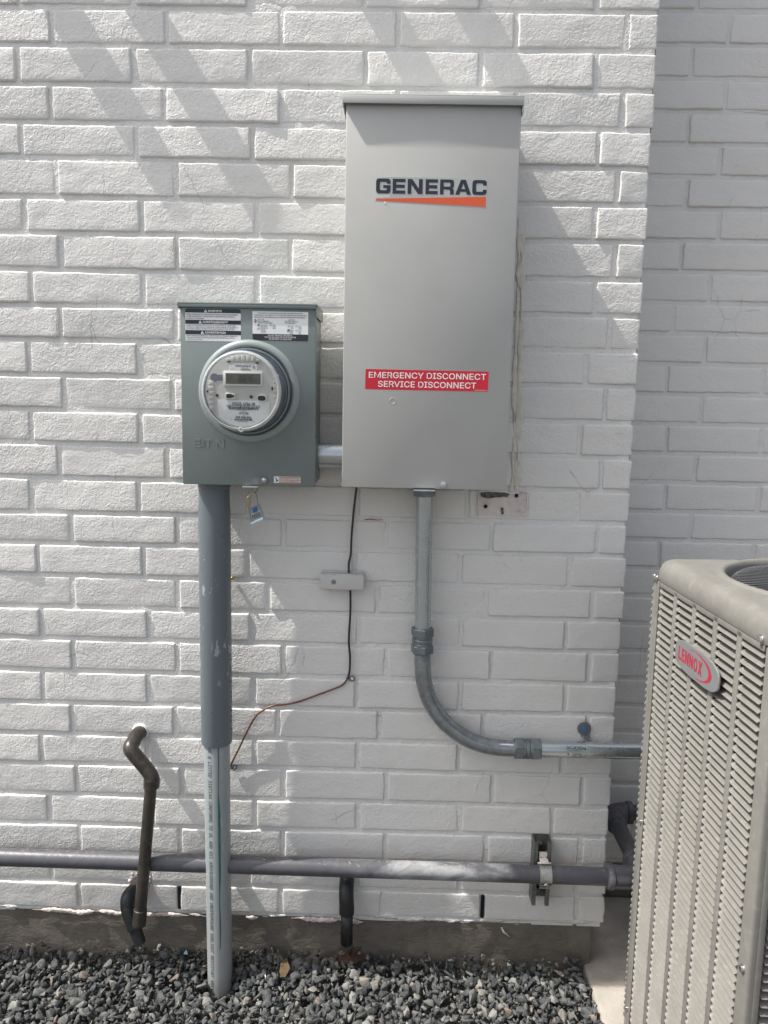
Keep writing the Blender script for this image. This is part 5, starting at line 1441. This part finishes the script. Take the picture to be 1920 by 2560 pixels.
# a pressed louver slat: flares out from its top edge, closed with rounded ends
def slat_geo(W, flare, drop, th=0.0012, n=12):
    """pressed louver: upper edge set back inside, lower lip at the panel's face, lip rounded off at both ends"""
    vs = []; fs = []
    for i in range(n + 1):
        t = i / n
        u = W * (0.5 - 0.5 * math.cos(PI * t))
        e = min(1.0, u / 0.006); e = math.sqrt(max(0.0, 1 - (1 - e) ** 2))
        dr = drop * (0.30 + 0.70 * e); out = -0.0016 * e
        for (x, z) in ((flare, 0.0), (flare * 0.55 + out * 0.4, -dr * 0.42), (flare * 0.16 + out, -dr * 0.80), (out, -dr), (out + th, -dr - 0.0002), (flare * 0.22 + th + out, -dr * 0.86), (flare + 0.001, -0.0014)):
            vs.append((x, -u, z))
    m = 7
    for i in range(n):
        for j in range(m):
            k_ = (j + 1) % m
            fs.append((i * m + j, (i + 1) * m + j, (i + 1) * m + k_, i * m + k_))
    fs.append(tuple(range(m))); fs.append(tuple(n * m + j for j in range(m - 1, -1, -1)))
    return vs, fs
sv, sf = slat_geo(CW - 0.0006, 0.0125, 0.0072)
sme = bpy.data.meshes.new('louver_slat'); sme.from_pydata(sv, [], sf); sme.materials.append(M['ac'])
bmz = bmesh.new(); bmz.from_mesh(sme); bmesh.ops.recalc_face_normals(bmz, faces=bmz.faces)
for e in bmz.edges:
    if len(e.link_faces) == 2 and e.calc_face_angle(0) > 0.9: e.smooth = False
bmz.to_mesh(sme); bmz.free(); sme.polygons.foreach_set('use_smooth', [True] * len(sme.polygons))
ZTOP = 1.0405
zvis = [0.075, 0.13, 0.21, 0.29, 0.365]
rest = MB(); cnt = 0
for c in range(5):
    z = ZTOP
    while z > 0.066:
        if z > zvis[c] and cnt < 300:
            o = bpy.data.objects.new('louver_slat', sme); COL.objects.link(o); o.parent = ac
            o.location = (0.0, -(colx[c] + 0.0003), z); cnt += 1
        else:
            rest.add([(v[0], v[1] - (colx[c] + 0.0003), v[2] + z) for v in sv], sf)
        z -= PITCH
# other sides
bv, bf = slat_geo(0.0955, 0.0125, 0.0072, n=8)
for i in range(4):
    y_ = 0.0225 + i * 0.112
    z = ZTOP
    while z > 0.066:
        rest.add([(y_ - v[1], -LY + v[0], v[2] + z) for v in bv], bf)          # towards the camera
        rest.add([(y_ - v[1], 0.0 - v[0], v[2] + z) for v in bv], bf)          # towards the wall
        rest.add([(LX - v[0], v[1] * 1.0 - 0.045 - i * 0.105, v[2] + z) for v in bv], bf)
        z -= PITCH
tag(rest.build('louver_slat', M['ac'], ac, True, 50, fix=True), 'louver slats of the hidden sides and the lowest rows', kind='stuff')
for i in range(5):
    y_ = 0.0085 + i * 0.112
    MB().box(y_ - (0.0 if i else -0.004), y_ + 0.0138, -LY - 0.0006, -LY + 0.003, 0.046, ZL - 0.003, 0.0009).build('rib', M['ac'], ac, True, 40)
# scalloped louver ends that show along the rear-left edge
sc = MB(); z = ZL - 0.02
while z > 0.06:
    pr = [(0.0006, 0), (0.0026, 0.003), (0.0030, 0.0062), (0.0020, 0.0092), (0.0004, 0.0112)]
    sc.lathe((0.0012, 0.0005, z - 0.0112), (0, 0, 1), [(r * 0.95, h) for r, h in pr], 8)
    z -= PITCH
tag(sc.build('edge_scallops', M['ac'], ac, True), 'ends of the rear louvers along the left edge', kind='stuff')
# lid
def rrect(x0, x1, y0, y1, r, n=8, m=10):
    """rounded rectangle sampled along its straight sides too"""
    out = []
    cs = ((x1 - r, y1 - r, 0), (x0 + r, y1 - r, PI / 2), (x0 + r, y0 + r, PI), (x1 - r, y0 + r, 1.5 * PI))
    for q, (cx, cy, a0) in enumerate(cs):
        for i in range(n + 1):
            a = a0 + PI / 2 * i / n
            out.append((cx + r * math.cos(a), cy + r * math.sin(a)))
        nx_, ny_, b0 = cs[(q + 1) % 4]
        s0 = out[-1]; s1 = (nx_ + r * math.cos(b0), ny_ + r * math.sin(b0))
        for i in range(1, m):
            out.append((s0[0] + (s1[0] - s0[0]) * i / m, s0[1] + (s1[1] - s0[1]) * i / m))
    return out
lid = MB()
prof = [(0.0016, 0.0), (0.0022, 0.001), (0.0022, 0.012), (0.0010, 0.0205), (-0.0030, 0.0285), (-0.0095, 0.0345), (-0.0180, 0.0378), (-0.0280, 0.0390), (-0.0330, 0.0392)]
rings = []
for (g_, h) in prof:
    r = max(0.012, 0.040 + g_)
    rings.append([(x, y, ZL + h * 1.12) for x, y in rrect(-g_, LX + g_, -LY - g_, g_, r)])
k0 = 0; n = len(rings[0])
lid.v = [v for r in rings for v in r]
for i in range(len(rings) - 1):
    for j in range(n): lid.f.append((i * n + j, i * n + (j + 1) % n, (i + 1) * n + (j + 1) % n, (i + 1) * n + j))
# top sheet with a round opening: ring of quads from rounded rectangle to circle
FCX, FCY = LX / 2 - 0.001, -0.230
RO = 0.214
last = rings[-1]; base = (len(rings) - 1) * n
circ = []
steps = [0.0, 0.35, 0.7, 1.0]
prev = base
for si, t in enumerate(steps[1:]):
    k_ = len(lid.v)
    for (x, y, z) in last:
        a = math.atan2(y - FCY, x - FCX)
        cx_, cy_ = FCX + RO * math.cos(a), FCY + RO * math.sin(a)
        lid.v.append((x + (cx_ - x) * t, y + (cy_ - y) * t, ZL + 0.0439 + 0.0012 * math.sin(PI * t)))
    for j in range(n): lid.f.append((prev + j, prev + (j + 1) % n, k_ + (j + 1) % n, k_ + j))
    prev = k_
# rolled rim going down into the opening
for (r, h) in ((0.2100, 0.0415), (0.2060, 0.0440), (0.2010, 0.0440), (0.1975, 0.0405), (0.1955, 0.0330), (0.1950, 0.0180), (0.1950, -0.06)):
    k_ = len(lid.v)
    for (x, y, z) in last:
        a = math.atan2(y - FCY, x - FCX)
        lid.v.append((FCX + r * math.cos(a), FCY + r * math.sin(a), ZL + h + 0.0045))
    for j in range(n): lid.f.append((prev + j, prev + (j + 1) % n, k_ + (j + 1) % n, k_ + j))
    prev = k_
lid_o = lid.build('lid', M['ac'], ac, True, 55)
MB().disc((FCX, FCY, ZL - 0.055), (0, 0, 1), 0.2, 0.002, 40).build('fan_well', M['dark'], ac)
fan = MB()
for i in range(3):
    a = i * 2 * PI / 3 + 0.4
    pts = []
    for (r, da) in ((0.035, -0.45), (0.10, -0.42), (0.175, -0.30), (0.182, 0.25), (0.11, 0.42), (0.04, 0.5)):
        pts.append((FCX + r * math.cos(a + da), FCY + r * math.sin(a + da), ZL - 0.032 + 0.012 * (da)))
    k_ = len(fan.v); fan.v += pts; fan.f.append(tuple(range(k_, k_ + 6)))
fan.disc((FCX, FCY, ZL - 0.04), (0, 0, 1), 0.045, 0.02, 24)
fan.build('fan', M['ac_dark'], ac)
# guard rods
ga = math.radians(-24.0); gd = Vector((math.cos(ga), math.sin(ga), 0)); gn = Vector((-gd.y, gd.x, 0))
fc = Vector((FCX, FCY, 0))
RR = 0.1915
i = -14
while i <= 14:
    o_ = i * 0.0142
    if abs(o_) < RR - 0.004:
        h = math.sqrt(RR * RR - o_ * o_)
        pts = []
        for t in (-1.0, -0.985, -0.96, -0.92, -0.8, -0.4, 0.0, 0.4, 0.8, 0.92, 0.96, 0.985, 1.0):
            p = fc + gn * o_ + gd * (h * t)
            ed = h * (1 - abs(t))
            dz = -0.016 * max(0.0, 1 - ed / 0.014) ** 1.6
            crown = 0.006 * (1 - (o_ / RR) ** 2) * (1 - t * t)
            pts.append((p.x, p.y, ZL + 0.0390 + dz + crown))
        MB().tube(pts, 0.0006, 6).build('guard_rod', M['wirerod'], ac, True)
    i += 1
# screws
def ac_screw(p, axis, r=0.0048, nm='screw'):
    m_ = MB(); m_.lathe(p, axis, [(r * 1.35, 0.0), (r * 1.35, 0.0012), (r, 0.0014), (r * 0.95, 0.0050), (1e-5, 0.0055)], 10)
    return m_.build(nm, M['chrome'], ac, True, 40)
ac_screw((-0.0022, -0.008, ZL + 0.004), (-1, 0, 0)); ac_screw((-0.0022, -0.0225, ZL + 0.004), (-1, 0, 0)); ac_screw((-0.0022, -0.447, ZL + 0.006), (-1, 0, 0), 0.0056)
ac_screw((0.0, -0.4760, 0.5370), (-1, 0, 0), 0.0052)
ac_screw((-0.0012, -0.026, 0.530), (-1, 0, 0), 0.0040); ac_screw((-0.0012, -0.020, 0.085), (-1, 0, 0), 0.0040)
ac_screw((0.150, -0.052, ZL + 0.0445), (0, 0, 1), 0.0042)
# badge
bx = -0.0090; bs_, be_ = 0.1530, 0.3370; bcy = -(bs_ + be_) / 2; bw = (be_ - bs_) / 2; bcz = 0.951; bh = 0.0285
def badge_poly(kx=1.0, n=44):
    out = []
    for i in range(n):
        a = 2 * PI * i / n; ca, sa = math.cos(a), math.sin(a)
        p = 3.4
        x = bw * kx * math.copysign(abs(ca) ** (2 / p), ca); z = bh * kx * math.copysign(abs(sa) ** (2 / 2.8), sa) * 1.0
        out.append((x, z))
    return out
bd = MB(); pl = badge_poly(); nn = len(pl)
lay = [(1.0, 0.003), (1.0, 0.0008), (0.985, 0.0), (0.0, 0.0)]
for (kk, dx) in lay[:3]:
    for (u, v) in pl: bd.v.append((bx + dx, bcy + u * kk, bcz + v * kk))
for i in range(2):
    for j in range(nn): bd.f.append((i * nn + j, i * nn + (j + 1) % nn, (i + 1) * nn + (j + 1) % nn, (i + 1) * nn + j))
bd.f.append(tuple(range(2 * nn, 3 * nn))); bd.f.append(tuple(range(nn - 1, -1, -1)))
bdo = bd.build('badge', M['badge'], ac, True, 30)
MB().box(bx + 0.003, 0.0, bcy - 0.04, bcy - 0.03, bcz - 0.006, bcz + 0.006).box(bx + 0.003, 0.0, bcy + 0.03, bcy + 0.04, bcz - 0.006, bcz + 0.006).build('badge_post', M['ac'], bdo)
tx = MB()
# text runs along -y seen from -x : screen-left is +y
def bmap(X, Z): return (bx - 0.0005, bcy - X, bcz + Z)
ltr = 'LENNOX'
x = -0.0745
for chh in ltr:
    vs, fs = text2d(chh, 0.022) if chh != 'X' else ([(0, 0), (.3, 0), (.5, .36), (.7, 0), (1, 0), (.66, .5), (1, 1), (.7, 1), (.5, .64), (.3, 1), (0, 1), (.34, .5)], [tuple(range(12))])
    axx = [v[0] for v in vs]; az = [v[1] for v in vs]
    w_ = 0.0150 if chh not in 'LE' else 0.0115
    if chh == 'N': w_ = 0.0150
    out = [bmap(x + (a - min(axx)) / (max(axx) - min(axx)) * w_, -0.0125 + (b - min(az)) / (max(az) - min(az)) * 0.025) for a, b in vs]
    tx.add(out, fs); x += w_ + 0.0036
tx.build('badge_lettering', M['red_print'], bdo, fix=False)
sw = MB(); pts_o = []; pts_i = []
for i in range(41):
    a = math.radians(125 - i * (125 + 106) / 40)
    t = i / 40
    wd = 0.0003 + 0.0105 * math.sin(PI * t) ** 1.2
    pts_o.append((0.002 + 0.0625 * math.cos(a), 0.0232 * math.sin(a)))
    pts_i.append((0.002 + (0.0625 - wd) * math.cos(a), (0.0232 - wd * 0.30) * math.sin(a)))
k_ = 0
for o1, i1 in zip(pts_o, pts_i): sw.v += [bmap(*o1), bmap(*i1)]
for i in range(40): sw.f.append((2 * i, 2 * i + 1, 2 * i + 3, 2 * i + 2))
sw.build('badge_swoosh', M['red_print'], bdo, fix=False)

# ================================================================== SMALL THINGS ON THE GROUND
c = (-0.0889, -0.0173, 0.0120)
lf = thing('dry_leaf', 'curled brown dry leaf against the footing below the short black pipe', 'leaf', c)
m_ = MB()
outl = [(-0.040, 0.004), (-0.030, 0.016), (-0.020, 0.008), (-0.014, 0.026), (-0.002, 0.014), (0.006, 0.036), (0.012, 0.016), (0.028, 0.024), (0.022, 0.008), (0.038, 0.004), (0.020, -0.004), (0.010, -0.010), (-0.010, -0.008), (-0.024, -0.010)]
k_ = len(m_.v); m_.v.append((c[0], -0.020, c[2] + 0.006))
for (u, v) in outl:
    m_.v.append((c[0] + u, -0.020 - 0.010 * math.cos(u * 90) + v * 0.35, c[2] + v))
for i in range(len(outl)): m_.f.append((k_, k_ + 1 + i, k_ + 1 + (i + 1) % len(outl)))
m_.build('blade', M['leaf'], lf, False, fix=False)
MB().tube([(c[0] - 0.038, -0.022, c[2] + 0.003), (c[0], -0.026, c[2] + 0.004), (c[0] + 0.03, -0.021, c[2] + 0.010)], 0.0008, 5).build('stem', M['leaf'], lf)
c = (-0.2465, -0.0811, 0.0180)
wc = MB(); wd = [(-0.011, 0.018), (-0.004, 0.026), (0.004, 0.030), (0.009, 0.016), (0.013, 0.004), (0.006, -0.012), (0.003, -0.020), (-0.005, -0.019), (-0.012, -0.006)]
wc.v = [(c[0] + u, c[1] + 0.6 * v, c[2] + 0.006 + 0.55 * v + random.uniform(-0.001, 0.001)) for u, v in wd] + [(c[0] + u * 0.8, c[1] + 0.6 * v + 0.004, c[2] - 0.004 + 0.55 * v) for u, v in wd]
nn = len(wd); wc.f = [tuple(range(nn)), tuple(range(2 * nn - 1, nn - 1, -1))] + [(i, nn + i, nn + (i + 1) % nn, (i + 1) % nn) for i in range(nn)]
tag(wc.build('wood_chip', M['wood'], None), 'tan weathered chip of wood lying on the gravel right of the plastic conduit', 'wood chip')
a = (-0.2960, -0.0692, 0.0200); b = (-0.2884, -0.1061, 0.0160)
nl = thing('loose_nail', 'small bright steel nail lying on the gravel left of the wood chip', 'nail', a)
MB().tube([a, b], 0.0012, 8).build('shank', M['chrome'], nl, True)
MB().tube([b, tuple(Vector(b) + (Vector(b) - Vector(a)).normalized() * 0.0014)], 0.0030, 12).build('head', M['chrome'], nl, True, 40)
c = (-0.5045, -0.0220, 0.0120)
bc = MB().add([(c[0] - 0.006, c[1], c[2] + 0.001), (c[0] + 0.006, c[1] - 0.003, c[2] + 0.002), (c[0] + 0.001, c[1] + 0.004, c[2] + 0.010), (c[0] - 0.006, c[1] + 0.002, c[2]), (c[0] + 0.006, c[1] - 0.001, c[2] + 0.001), (c[0] + 0.001, c[1] + 0.006, c[2] + 0.009)], [(0, 1, 2), (5, 4, 3), (0, 3, 4, 1), (1, 4, 5, 2), (2, 5, 3, 0)])
tag(bc.build('plastic_scrap', mat_simple('pale_blue_scrap', (0.25, 0.45, 0.52), 0.5), None), 'tiny pale blue plastic scrap on the gravel left of the plastic conduit', 'scrap')
for nm, (u, v), lab, cc in (('cable_scrap', (0, 0), 'short red-orange bit of cable in the gravel beside the plastic conduit', (0.45, 0.10, 0.05)),):
    a = (-0.4426, -0.0646, 0.0160); b = (-0.4319, -0.0593, 0.0220)
    tag(MB().tube([a, b], 0.0012, 7).build(nm, mat_simple('red_orange_sheath', cc, 0.5), None, True), lab, 'cable scrap')

# ================================================================== UNSEEN BEAMS, added high up to cast the diagonal shadow streaks
ev = thing('shadow_beams', 'unseen white timber rafter tails jutting from the wall high above the left part', 'shadow_caster', (-0.2, 0.0, 2.5))
for (xr, e_) in ((-0.8905, 0.070), (-0.7115, 0.078), (-0.1963, 0.075), (0.0013, 0.048)):
    MB().box(xr - 0.019, xr + 0.019, -e_, -0.001, 2.42, 2.505, 0.003).build('shadow_beam', M['beam'], ev)
